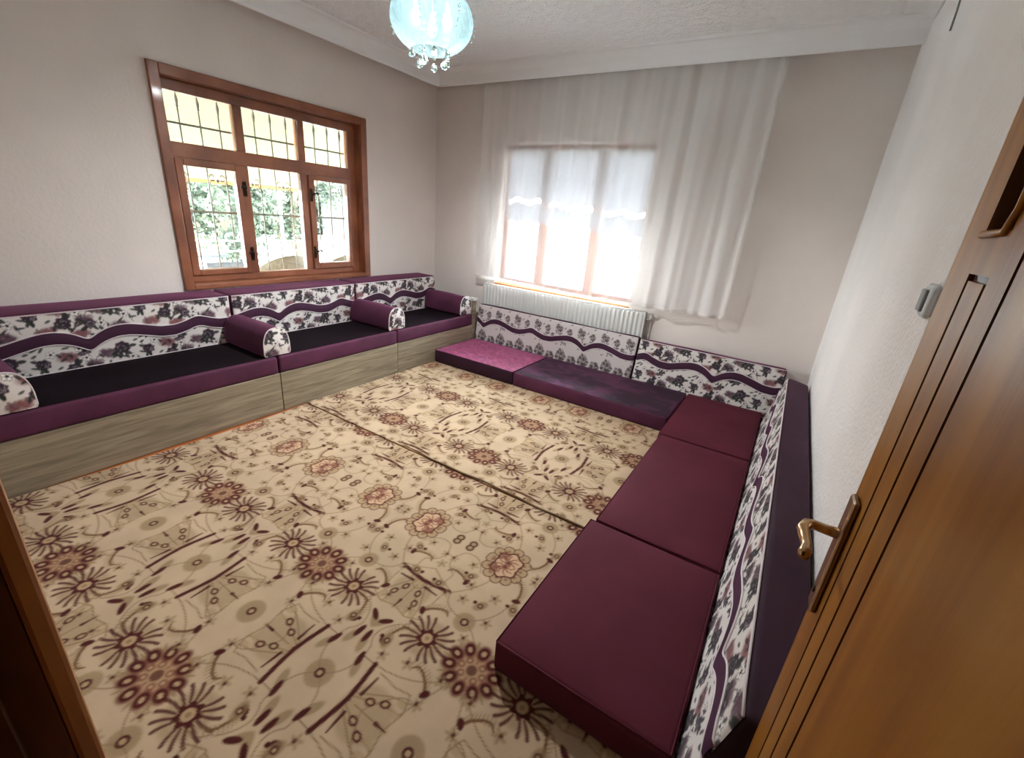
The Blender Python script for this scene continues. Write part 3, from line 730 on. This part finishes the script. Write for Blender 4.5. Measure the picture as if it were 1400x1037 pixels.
bm = bmesh.new(); add_lathe(bm, [(0, .0), (.017, .0), (.019, .01), (.019, .04), (.014, .055), (0, .055)], 12, (.05, -.035, .525)); obj_from_bm('valve_knob', bm, M['white_metal'], rd, smooth=True)

# ------------------------------------------------------------------ tulle curtain
cu = tag(empty('tulle_curtain', (-1.8, 4.2, 0)), 'long white tulle curtain hanging in soft folds over the back window', 'curtain')
CX0, CX1 = -3.163, -.436
nx, nz = 620, 46
U = np.linspace(0, 1, nx); ZZ = np.linspace(.826, 2.835, nz)
rs = np.random.RandomState(4)
fr_ = [(38, .0050), (27, .0060), (19, .008), (62, .0018), (11, .007)]
ph = rs.rand(5) * 6.28
def fold(u, z):
    t = (z - .826) / 1.974
    y = np.zeros_like(u)
    for (f_, a_), p_ in zip(fr_, ph):
        y = y + a_ * (.55 + .9 * u) * np.sin(2 * PI * f_ * .55 * (u + .012 * (1 - t) * np.sin(5 * u + p_)) + p_ + (1 - t) * .9 * np.sin(f_ + 2 * u))
    return y * (1.15 - .35 * t)
V = np.zeros((nx, nz, 3))
for k, z in enumerate(ZZ):
    V[:, k, 0] = CX0 + (CX1 - CX0) * U + 1.8 + .004 * np.sin(60 * U + 3 * z)
    V[:, k, 1] = fold(U, z) + .012
    V[:, k, 2] = z + (.012 * np.sin(7 * U + 1) * (1 - (z - .826) / 1.974))
obj_from_me('curtain_cloth', grid_me('curtain_cloth', V.reshape(-1, 3), nx, nz), M['tulle'], cu)
def strip(name, P0, P1, wx, mat):   # folded hem along an edge of the cloth
    n_ = len(P0); W_ = np.zeros((n_, 2, 3)); W_[:, 0] = P0; W_[:, 1] = P1; W_[:, :, 1] -= .003
    obj_from_me(name, grid_me(name, W_.reshape(-1, 3), n_, 2), mat, cu)
strip('bottom_hem', V[:, 0], V[:, 0] + np.array([0, 0, .03]), 0, M['hem'])
strip('side_hem', V[-1, :] - np.array([.022, 0, 0]), V[-1, :], 0, M['hem']); strip('side_hem', V[0, :], V[0, :] + np.array([.014, 0, 0]), 0, M['hem'])
strip('heading_tape', V[:, -1] - np.array([0, 0, .03]), V[:, -1], 0, M['hem'])
rail = box('curtain_rail', CX0 - .03, CX1 + .03, 4.19, 4.235, 2.837, 2.86, M['white_metal'], bev=.003)
tag(rail, 'white curtain rail under the cornice carrying the tulle', 'rail')
for x in (-3.0, -1.8, -.6): box('rail_bracket', x - .012, x + .012, 4.2, 4.225, 2.86, 2.897, M['white_metal'], rail)

# ------------------------------------------------------------------ carpets
def carpet(name, x0, x1, y0, y1, step, yo, label, edge=None, left=None, th=.012):
    nx, ny = int((x1 - x0) / step) + 1, int((y1 - y0) / step) + 1
    xs, ys_ = np.linspace(x0, x1, nx), np.linspace(y0, y1, ny)
    X, Y = np.meshgrid(xs, ys_, indexing='ij')
    C_ = carpet_color(X + .006 * np.sin(2.3 * Y + X), Y + .006 * np.sin(1.9 * X), yo).reshape(-1, 3)
    Z = th + .0012 * np.sin(3.1 * X + 1.7 * Y) + .0008 * np.sin(7 * Y - 2 * X)
    if left:
        sh = left(Y); k = np.clip((x0 + .5 - X) / .5, 0, 1); X = X + sh * k
    V_ = np.stack([X, Y, Z], -1)
    # woven edge: the rim turns down to the floor
    V_ = np.pad(V_, ((1, 1), (1, 1), (0, 0)), 'edge'); V_[0, :, 2] = V_[-1, :, 2] = 0.0005; V_[:, 0, 2] = V_[:, -1, 2] = 0.0005
    Cg = np.pad(C_.reshape(nx, ny, 3), ((1, 1), (1, 1), (0, 0)), 'edge')
    Cg[0] = Cg[-1] = Cg[:, 0] = Cg[:, -1] = lin((120, 96, 62))
    root = empty(name, (0, 0, 0)); tag(root, label, 'carpet', 'floral carpets')
    obj_from_me('carpet_pile', grid_me('carpet_pile', V_.reshape(-1, 3), nx + 2, ny + 2, Cg.reshape(-1, 3)), M['carpet'], root)
    return root
c1 = carpet('floral_carpet', -3.02, .12, .06, 1.880, .0052, .60, 'large cream and brown floral carpet in front, nearest the doorway', left=lambda Y: .03 * np.sin((Y - .35) * 1.9))
c2 = carpet('floral_carpet', -3.03, -.30, 1.897, 3.62, .0068, 2.46, 'cream and brown floral carpet at the back, under the window side mattresses')
xs = np.linspace(-1.96, .1, 60)
tube('edge_binding', [(x, 1.898 + .006 * math.sin(9 * x) + .003 * math.sin(23 * x), .0135) for x in xs], [.002 + .004 * min(1, (x + 1.96) / .35) for x in xs], M['carpet_edge'], c2, 6)

# ------------------------------------------------------------------ backrests: padded block, printed front, wavy velvet band with piping
def band_profile(s, cusp0, per):
    f = np.mod((s - cusp0) / per, 1.0); g = np.minimum(f, 1 - f)      # 0 at the cusp, .5 at the crest
    xp = [0, .03, .07, .12, .17, .24, .31, .38, .44, .48, .5]; zp = [-.34, -.10, .12, .25, .24, .08, -.12, -.14, .02, .18, .21]
    return np.interp(g, xp, zp)
def smooth_band(L, cusp0, per, n):
    s = np.linspace(0, L, n); z = band_profile(s, cusp0, per)
    k = np.array([1, 2, 3, 2, 1.]) / 9; zp = np.pad(z, 2, 'edge'); z = sum(k[i] * zp[i:i + n] for i in range(5))
    return s, z
def backrest(name, L, D, Ht, loc, rot, pat, cusp0, per, label, mats, t0=.02, group='printed backrest cushions', band=.076, amp=.16, step=.0052, s_flip=False, ctr=.50, bandmat=None):
    root = empty(name, loc, rot); tag(root, label, 'backrest', group)
    cushion('padding', L, D, Ht, mats, root, r=.022, bulge=.004, seedv=L * 3 + D)
    ns, ntt = int(L / step) + 1, int((Ht - t0 - .006) / step) + 1
    s = np.linspace(.006, L - .006, ns); t = np.linspace(t0, Ht - .008, ntt)
    Sg, T = np.meshgrid(s, t, indexing='ij')
    def front(Sx, Tx):
        rr = .022
        f = 4 * np.clip(Sx / L, 0, 1) * (1 - np.clip(Sx / L, 0, 1))
        edge = np.minimum(np.minimum(Sx, L - Sx), np.minimum(Tx, Ht - Tx))
        y = -.004 - .004 * np.minimum(1, edge / .06)
        e2 = np.clip(rr - edge, 0, rr); y = y + (rr - np.sqrt(np.maximum(rr * rr - e2 * e2, 0)))
        return y
    Cc = pat.sample(Sg + loc[1] * .37, T)
    V_ = np.stack([Sg, front(Sg, T), T], -1)
    obj_from_me('printed_panel', grid_me('printed_panel', V_.reshape(-1, 3), ns, ntt, Cc.reshape(-1, 3)), M['print'], root)
    n = int(L / .012) + 2
    sb, zb = smooth_band(L - .012, cusp0 - .006, per, n); sb = sb + .006
    mid = t0 + (Ht - t0) * ctr; zc = mid + amp * (Ht - t0) * zb * 2.2
    V_ = np.zeros((n, 5, 3))
    for k in range(5):
        tt = zc + band * (k / 4 - .5); V_[:, k, 0] = sb; V_[:, k, 2] = tt
        V_[:, k, 1] = front(sb, tt) - .004 - .004 * (1 - (k / 2 - 1) ** 2)
    obj_from_me('wave_band', grid_me('wave_band', V_.reshape(-1, 3), n, 5), bandmat or M['velvet_band'], root)
    for sg in (-.5, .5):
        tt = zc + band * sg
        tube('piping', np.stack([sb, front(sb, tt) - .003, tt], -1), .0042, M['pipingw'], root, 5)
    ln = np.linspace(.006, L - .006, 40)
    for tt in (Ht - .010, t0):
        tube('edge_piping', np.stack([ln, front(ln, np.full_like(ln, tt)) - .002, np.full_like(ln, tt)], -1), .004, M['pipingw'], root, 5)
    return root

# ------------------------------------------------------------------ left side: storage benches, seats, backrests, bolsters
PFX = -3.04
units = [(.12, 1.706, 'longest storage bench, nearest the doorway'), (1.712, 2.876, 'middle storage bench below the left window'), (2.882, 4.045, 'far storage bench in the window corner')]
for i, (y0, y1, nm) in enumerate(units):
    bn = tag(empty('storage_bench', (PFX, y0, 0)), 'grey oak ' + nm, 'bench', 'storage benches along the left wall')
    L = y1 - y0
    bm = bmesh.new(); add_box(bm, -.018, 0, .0, L, .003, .305, .0015, 1); obj_from_bm('front_board', bm, M['oak'], bn)
    bm = bmesh.new(); add_box(bm, -.885, -.018, 0, .018, .003, .305); add_box(bm, -.885, -.018, L - .018, L, .003, .305); add_box(bm, -.885, -.867, .018, L - .018, .003, .305)
    obj_from_bm('side_boards', bm, M['oak'], bn); box('lid', -.867, -.018, .018, L - .018, .287, .305, M['oak'], bn)
    lab = ('long dark plum velvet seat cushion nearest the doorway', 'dark plum velvet seat cushion on the middle bench', 'dark plum velvet seat cushion on the far bench')[i]
    se = tag(empty('seat_cushion', (PFX, y0, .307)), lab, 'cushion', 'seat cushions on the storage benches')
    # local x along the bench, local y from the front edge to the wall
    se.rotation_euler = (0, 0, PI / 2)
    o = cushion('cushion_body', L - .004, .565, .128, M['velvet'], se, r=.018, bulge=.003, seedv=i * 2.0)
    o.data.materials.append(M['velvet_nap_shade'])
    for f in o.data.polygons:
        if f.normal.z > .8 and f.center.y > .018: f.material_index = 1  # seat top takes the painted nap shade
    bk = ('long backrest with rose print and wavy plum band nearest the doorway', 'rose printed backrest with wavy band under the left window', 'rose printed backrest with wavy band ending in the far corner')[i]
    backrest('backrest', L - .004, .285, .49, (-3.625, y0 + .002, .307), (0, 0, PI / 2), ROSE, (0.84, 2.075, 3.32)[i] - y0, 1.24, bk, M['velvet'], t0=.125, amp=.155, ctr=.48)
ep = box('end_panel', -3.10, -3.075, 4.055, 4.10, 0, .62, M['white_metal'])
bpy.data.objects.remove(ep)
eb = tag(empty('bench_end_post', (-3.10, 4.12, 0)), 'narrow pale grey end panel standing between the far bench and back mattress', 'panel')
box('post_board', 0, .035, -.06, .0, .003, .585, M['oak'], eb, bev=.002); box('post_cap', -.03, .05, -.066, .006, .585, .615, M['white_metal'], eb, bev=.004)
eb.location.x = -3.085

def bolster(yc, label, Wd=.195, Hh=.205, x0=-3.052, x1=-3.598):
    root = tag(empty('bolster', (0, yc, .4435)), label, 'bolster', 'bolsters on the bench seats')
    n = 22; arc = []
    for k in range(n + 1):
        an = PI * k / n
        arc.append((-Wd / 2 * math.copysign(abs(math.cos(an)) ** .75, math.cos(an)), Hh * (.22 + .78 * abs(math.sin(an)) ** .8) if 0 < k < n else Hh * .10))
    arc = [(-Wd / 2 * .94, 0)] + arc + [(Wd / 2 * .94, 0)]
    bm = bmesh.new(); rings = []
    xs_ = [x0 - .004, x0 - .012, x0 - .1, x0 - .25, x0 - .4, x1 + .02, x1]
    for i, x in enumerate(xs_):
        sc = .985 if i in (0, len(xs_) - 1) else 1.0 + .012 * math.sin(i * 2.0 + yc * 5)
        rings.append([bm.verts.new((x, q * sc, z * sc)) for q, z in arc])
    k = len(arc)
    for i in range(len(rings) - 1):
        for j in range(k): bm.faces.new((rings[i][j], rings[i][(j + 1) % k], rings[i + 1][(j + 1) % k], rings[i + 1][j]))
    bm.faces.new(rings[0]); bm.faces.new(rings[-1][::-1])
    obj_from_bm('bolster_body', bm, M['velvet'], root, smooth=True)
    # printed end: left and right outline joined row by row
    A = np.array(arc); half = len(A) // 2
    zt = np.linspace(0.001, .985, 42); Lz = A[:half + 1]; Rz = A[half:][::-1]
    V_ = []; C_ = []
    for f in zt:
        z = f * Hh
        yl = np.interp(z, Lz[:, 1], Lz[:, 0]); yr = np.interp(z, Rz[:, 1], Rz[:, 0])
        for g in np.linspace(0, 1, 42): V_.append((x0 - .002 + .012 * math.sin(PI * g) * math.sin(PI * f), yl + (yr - yl) * g, z))
    V_ = np.array(V_); C_ = ROSE.sample(V_[:, 1] + yc * .7 + .3, V_[:, 2] + .05)
    obj_from_me('printed_end', grid_me('printed_end', V_, 42, 42, C_), M['print'], root)
    tube('piping', [(x0 - .004, q, max(.003, z)) for q, z in arc], .0042, M['pipingw'], root, 5)
bolster(.362, 'plum bolster with printed end at the left edge of the photo')
bolster(1.715, 'plum bolster with printed end between the long and middle seats')
bolster(2.885, 'plum bolster with printed end between the middle and far seats')
bolster(3.932, 'plum bolster with printed end in the far corner by the back wall')

# ------------------------------------------------------------------ floor mattresses
def mattress(x0, x1, y0, y1, mat, label, z0=.0135, h=.133, top=None, r=.02, seedv=0.0, facing=None):
    root = tag(empty('floor_mattress', (x0, y0, z0)), label, 'mattress', 'floor mattresses round the carpet')
    o = cushion('mattress_body', x1 - x0, y1 - y0, h, mat, root, r=r, bulge=.007, seedv=seedv, wob=.002)
    if top:
        o.data.materials.append(top)
        for f in o.data.polygons:
            if f.normal.z > .8: f.material_index = 1
    # welt seam round the top edge
    L, D = x1 - x0, y1 - y0; q = .007
    pts = [(q, q, h - .004), (L / 2, q - .003, h - .003), (L - q, q, h - .004), (L - q, D - q, h - .004), (q, D - q, h - .004), (q, q, h - .004)]
    tube('welt_seam', pts, .004, mat, root, 6)
    return root
mattress(-3.025, -2.034, 3.385, 4.084, M['velvet_dark'], 'bright crushed purple velvet floor mattress at the left end of the back row', top=M['velvet_pink'], seedv=1)  # front coloured darker than the top, painting the nap's shade
mattress(-2.028, -.568, 3.385, 4.084, M['velvet'], 'long dark plum floor mattress in the middle of the back row', top=M['velvet_nap_shine'], seedv=2)
mattress(-.556, .056, 3.062, 4.084, M['velvet_red'], 'wine velvet floor mattress in the corner, farthest of the right row', seedv=3, h=.136)
mattress(-.540, .056, 1.832, 3.050, M['velvet_red'], 'wine velvet floor mattress in the middle of the right row', seedv=4, h=.136)
mattress(-.562, .056, .968, 1.820, M['velvet_red'], 'wine velvet floor mattress nearest the door, in the right row', seedv=5, h=.138)

# backrests standing behind the mattresses
backrest('backrest', 1.93, .085, .535, (-3.045, 4.092, .018), (-.14, 0, 0), PEONY, .115, 1.28, 'peony printed backrest leaning on the radiator below the window', M['velvet_dark'], t0=.08, amp=.135, ctr=.56, band=.062)
backrest('backrest', 1.25, .15, .51, (-1.108, 4.088, .033), (-.18, 0, 0), ROSE, .715, 1.26, 'rose printed backrest against the back wall, right of the radiator', M['velvet'], t0=.07, amp=.145, ctr=.58, band=.07)
backrest('backrest', 3.06, .15, .515, (.052, 3.945, .031), (-.2, 0, -PI / 2), ROSE, .25, 1.24, 'long rose printed backrest leaning along the right wall', M['velvet_dark'], t0=.07, amp=.145, ctr=.58, band=.07)

# ------------------------------------------------------------------ chandelier
CHX, CHY = -2.125, 2.30
ch = tag(empty('chandelier', (CHX, CHY, ZC)), 'round milky glass ceiling chandelier hung with clear crystal drops', 'chandelier')
def zc_(z): return z - ZC
lathe('ceiling_rose', [(0, 0), (.09, 0), (.09, -.012), (.06, -.03), (.02, -.04), (0, -.04)], M['chrome'], ch, 24)
tube('stem', [(0, 0, -.03), (0, 0, -.17)], .011, M['chrome'], ch, 10)
prof = []
for k in range(24):
    an = -1.05 + (1.05 + 1.05) * k / 23
    prof.append((.236 * math.cos(an), zc_(2.555) + .165 * math.sin(an) / math.sin(1.05) * .9))
lathe('glass_bowl', prof, M['lamp_glass'], ch, 48)
lathe('bowl_rim', [(prof[-1][0] - .006, prof[-1][1]), (prof[-1][0] + .006, prof[-1][1]), (prof[-1][0] + .006, prof[-1][1] + .012), (prof[-1][0] - .006, prof[-1][1] + .012), (prof[-1][0] - .006, prof[-1][1])], M['chrome'], ch, 40)
lathe('lamp_plate', [(0, zc_(2.70)), (.11, zc_(2.70)), (.115, zc_(2.71)), (.11, zc_(2.72)), (0, zc_(2.72))], M['chrome'], ch, 28)
for k in range(3):
    an = k * 2.09 + .2; x, y = .10 * math.cos(an), .10 * math.sin(an)
    tube('arm', [(.04 * math.cos(an), .04 * math.sin(an), zc_(2.69)), (x, y, zc_(2.66)), (x, y, zc_(2.62))], .007, M['chrome'], ch, 8)
    bm = bmesh.new(); add_lathe(bm, [(0, -.12), (.018, -.112), (.028, -.09), (.028, -.07), (.016, -.035), (.013, -.02), (.013, 0), (0, 0)], 14, (x, y, zc_(2.62))); obj_from_bm('bulb', bm, M['bulb'], ch, smooth=True)
def drop_bm(x, y, z, s):
    bm = bmesh.new(); add_lathe(bm, [(0, .022 * s), (.006 * s, .016 * s), (.013 * s, .006 * s), (.0165 * s, -.004 * s), (.012 * s, -.014 * s), (0, -.02 * s)], 8, (x, y, z)); return bm
kk = 0
for k in range(9):
    an = k * 2 * PI / 9; rr = .075 if k % 2 else .118
    x, y = rr * math.cos(an), rr * math.sin(an); zend = 2.345 if k % 2 else 2.378
    for j in range(5):
        obj_from_bm('crystal_bead', drop_bm(x, y, zc_(zend + .05 + j * .032), .55), M['crystal'], ch)
    tube('bead_wire', [(x, y, zc_(zend)), (x, y, zc_(2.70))], .0009, M['chrome'], ch, 4)
    obj_from_bm('crystal_drop', drop_bm(x, y, zc_(zend), 1.25), M['crystal'], ch)
for an in (-1.1, -.2, .8, 3.6):     # bead strings over the outside of the bowl
    for j in range(9):
        q = prof[23 - j * 2 if 23 - j * 2 >= 0 else 0]
        obj_from_bm('crystal_bead', drop_bm((q[0] + .012) * math.cos(an), (q[0] + .012) * math.sin(an), q[1], .5), M['crystal'], ch)
for (x, y) in ((.045, 0), (-.023, .039), (-.023, -.039)):
    ld = bpy.data.lights.new('bulb_light', 'SPOT'); ld.energy = LAMP_DOWN / 3 * 4; ld.spot_size = math.radians(177); ld.spot_blend = 1.0; ld.shadow_soft_size = .03; ld.color = (.95, .97, 1.0)
    lo = bpy.data.objects.new('bulb_light', ld); COL.objects.link(lo); lo.location = (x, y, zc_(2.395)); lo.parent = ch
ld = bpy.data.lights.new('bulb_glow', 'POINT'); ld.energy = LAMP_ALL; ld.shadow_soft_size = .05; ld.color = (.88, .97, 1.0)
lo = bpy.data.objects.new('bulb_glow', ld); COL.objects.link(lo); lo.location = (0, 0, zc_(2.56)); lo.parent = ch

# ------------------------------------------------------------------ outdoors
struct('ground', [(-40, 30, YB + .25, 40, -.15, -.005), (-40, -6.5, -20, YB + .25, -.15, -.005)], M['paving'])
struct('floor_terrace', [(-6.5, XL - .25, -20, YB + .25, -.15, -.004)], M['terrace'])
fa = tag(empty('garden_wall', (-2, 11.2, 0)), 'white rendered garden wall behind the back window', 'wall')
bm = bmesh.new(); add_box(bm, -9, 9, 0, .25, 0, 2.4); obj_from_bm('wall_body', bm, M['facade'], fa)
box('coping', -9.05, 9.05, -.05, .30, 2.4, 2.47, M['ground'], fa, bev=.01)

aw = tag(empty('awning', (XL - .25, 0, 2.62)), 'yellow fabric awning with orange edge sloping down outside the left window', 'awning')
ny = 30; V_ = []
Yv = np.linspace(.4, 4.3, ny)
for y in Yv:
    for k in range(6): V_.append((-2.12 * k / 5, y, -.95 * k / 5 - .03 * math.sin(PI * k / 5)))
obj_from_me('awning_cloth', grid_me('awning_cloth', np.array(V_), ny, 6), M['awning'], aw)
V_ = []
for y in np.linspace(.4, 4.3, 120):
    for z in (0, -.05 - .015 * abs(math.sin(y * 12))): V_.append((-2.125, y, -.95 + z))
obj_from_me('valance', grid_me('valance', np.array(V_), 120, 2), sheer('valance_cloth', (.40, .17, .05), 1, 0, .1), aw)
tube('front_bar', [(-2.12, .38, -.95), (-2.12, 4.32, -.95)], .014, M['pole'], aw, 8)

# terrace railing with scrolls
rl = tag(empty('terrace_railing', (-6.35, 0, 0)), 'painted iron railing with a scroll frieze beyond the left window', 'railing')
for z in (.80, .93): box('rail', -.012, .012, .5, 7.5, z - .01, z + .01, M['pole'], rl)
for k in range(15): box('baluster', -.01, .01, .5 + .5 * k - .01, .5 + .5 * k + .01, 0, .93, M['pole'], rl)
for k in range(22):
    y = 1.8 + k * .16
    pts = [(0, y + (.01 + .045 * t) * math.cos(5 * t), .985 + (.01 + .045 * t) * math.sin(5 * t)) for t in np.linspace(0, 1, 12)]
    tube('scroll', pts, .007, M['pole'], rl, 5)
def armchair(x, y, label):
    r_ = tag(empty('wicker_armchair', (x, y, 0)), label, 'chair', 'wicker armchairs on the terrace')
    nx_, nz_ = 17, 9; V_ = []
    for i in range(nx_):
        an = PI * (-.15 + 1.3 * i / (nx_ - 1)); hz_ = .62 + .30 * max(0, math.sin(an)) ** .7
        for k in range(nz_): V_.append((.02 - .27 * -math.sin(an) * (1 + .08 * k / nz_), .31 * math.cos(an) * (1 + .05 * k / nz_), .12 + (hz_ - .12) * k / (nz_ - 1)))
    me_ = grid_me('shell', np.array(V_), nx_, nz_); o = obj_from_me('shell', me_, M['wicker'], r_)
    md = o.modifiers.new('thick', 'SOLIDIFY'); md.thickness = .035
    o2 = cushion('seat_pad', .46, .5, .12, M['wicker'], r_, r=.03); o2.location = (-.22, -.25, .30)
    for sx in (-.2, .24):
        for sy in (-.22, .22): box('leg', sx - .02, sx + .02, sy - .02, sy + .02, 0, .31, M['wicker'], r_)
armchair(-5.15, 3.02, 'nearer wicker armchair seen through the middle pane'); armchair(-5.15, 3.86, 'farther wicker armchair seen through the right pane')
tb = tag(empty('terrace_table', (-5.75, 2.20, 0)), 'terrace table under a pale cloth seen through the left pane', 'table')
bm = bmesh.new(); add_box(bm, -.5, .3, -.5, .42, .84, .875, .012); obj_from_bm('tabletop', bm, M['cloth_white'], tb)
for sx in (-.42, .22):
    for sy in (-.4, .34): box('leg', sx - .025, sx + .025, sy - .025, sy + .025, 0, .84, M['pole'], tb)
gc = tag(empty('grey_chair', (-4.93, 2.38, 0)), 'dark grey chair beside the pale terrace table', 'chair')
bm = bmesh.new(); add_box(bm, -.02, .02, -.24, .24, .44, .86, .015, 3); obj_from_bm('backrest', bm, M['grey'], gc)
box('seat', -.42, .02, -.24, .24, .40, .44, M['grey'], gc, bev=.012)
for sx in (-.39, -.01):
    for sy in (-.21, .21): box('leg', sx - .015, sx + .015, sy - .015, sy + .015, 0, .40, M['grey'], gc)

hs = tag(empty('yellow_house', (-14, 4.75, 0)), 'low yellow house behind the trees beyond the railing', 'building')
bm = bmesh.new(); add_box(bm, -3, 0, -2.2, 2.0, 0, 2.6); obj_from_bm('wall', bm, M['house'], hs)
box('roof_slab', -3.2, .25, -2.4, 2.2, 2.6, 2.75, M['pole'], hs, bev=.02); box('door_leaf', 0, .04, -.5, .4, 0, 2.0, M['grey'], hs, bev=.01)
wh = tag(empty('white_house', (-13, 15.5, 0)), 'pale two storey house seen through the right hand pane', 'building')
bm = bmesh.new(); add_box(bm, -4, 0, -3.5, 4, 0, 6); obj_from_bm('wall', bm, M['facade_far'], wh)
for z in (1.0, 3.6):
    for y in (-2.4, -.4, 1.8): box('window_frame', 0, .05, y, y + 1.0, z, z + 1.3, M['cloth_white'], wh, bev=.01)
box('balcony_slab', 0, .9, -3.5, 4, 2.7, 2.85, M['pole'], wh, bev=.02)
lp = tag(empty('lamp_post', (-6.85, 4.12, 0)), 'slim white pole standing just beyond the terrace railing', 'pole')
tube('shaft', [(0, 0, 0), (0, 0, 4.5)], [.032, .024], M['pole'], lp, 8)
bm = bmesh.new(); add_box(bm, -.1, .5, -.06, .06, 4.45, 4.55, .02); obj_from_bm('lamp_head', bm, M['pole'], lp)
def tree(x, y, h, rad, nleaf, sd, label):
    rg = np.random.RandomState(sd)
    r_ = tag(empty('garden_tree', (x, y, 0)), label, 'tree', 'trees beyond the terrace')
    tube('trunk', [(0, 0, 0), (.05, .02, h * .35), (.0, .08, h * .7)], [.13, .10, .05], M['bark'], r_, 8)
    for k in range(4):
        an = k * 1.6 + sd; tube('branch', [(.04, .02, h * .33 + .1 * k), (.4 * math.cos(an), .4 * math.sin(an), h * .5 + .12 * k), (.8 * rad * math.cos(an), .8 * rad * math.sin(an), h * .68)], [.05, .035, .015], M['bark'], r_, 6)
    ctr = rg.normal(0, 1, (34, 3)); ctr = ctr / np.linalg.norm(ctr, axis=1)[:, None] * rg.rand(34)[:, None] ** .45 * [rad, rad * 1.25, h * .42] + [0, 0, h * .47]
    V_, F_ = [], []
    for i in range(nleaf):
        c_ = ctr[rg.randint(34)] + np.clip(rg.normal(0, .2, 3), -.38, .38); u = rg.normal(0, 1, 3); u /= np.linalg.norm(u); v = np.cross(u, rg.normal(0, 1, 3)); v /= np.linalg.norm(v)
        L_ = .09 + .05 * rg.rand(); b0 = len(V_)
        V_ += [tuple(c_), tuple(c_ + u * L_ * .5 + v * L_ * .28), tuple(c_ + u * L_), tuple(c_ + u * L_ * .5 - v * L_ * .28)]; F_.append((b0, b0 + 1, b0 + 2, b0 + 3))
    me_ = bpy.data.meshes.new('foliage'); me_.from_pydata(V_, [], F_); o = obj_from_me('foliage', me_, M['leaf'], r_); o['kind'] = 'stuff'
tree(-8.8, 4.2, 4.2, 1.15, 17000, 1, 'nearest leafy tree outside, behind the left pane')
tree(-12.0, 7.6, 5.0, 1.25, 17000, 2, 'leafy tree outside, behind the middle pane')
tree(-15.8, 9.3, 5.4, 1.3, 17000, 3, 'farthest leafy tree, standing behind the two nearer ones')
hg = tag(empty('clipped_hedge', (-19.0, 9.0, 0)), 'long tall clipped hedge closing off the garden outside', 'hedge')
rg = np.random.RandomState(9); V_, F_ = [], []
for i in range(15000):
    c_ = np.array([rg.uniform(-.1, .8), rg.uniform(-7.5, 7.5), rg.uniform(.05, 3.1 + .2 * rg.rand())]); u = rg.normal(0, 1, 3); u /= np.linalg.norm(u); v = np.cross(u, rg.normal(0, 1, 3)); v /= np.linalg.norm(v)
    b0 = len(V_); V_ += [tuple(c_), tuple(c_ + u * .11 + v * .07), tuple(c_ + u * .22), tuple(c_ + u * .11 - v * .07)]; F_.append((b0, b0 + 1, b0 + 2, b0 + 3))
me_ = bpy.data.meshes.new('foliage'); me_.from_pydata(V_, [], F_); o = obj_from_me('foliage', me_, M['leaf'], hg); o['kind'] = 'stuff'
bm = bmesh.new(); add_box(bm, -.5, .15, -7.4, 7.4, 0, 3.0, .1, 2); obj_from_bm('branches', bm, M['leaf'], hg)
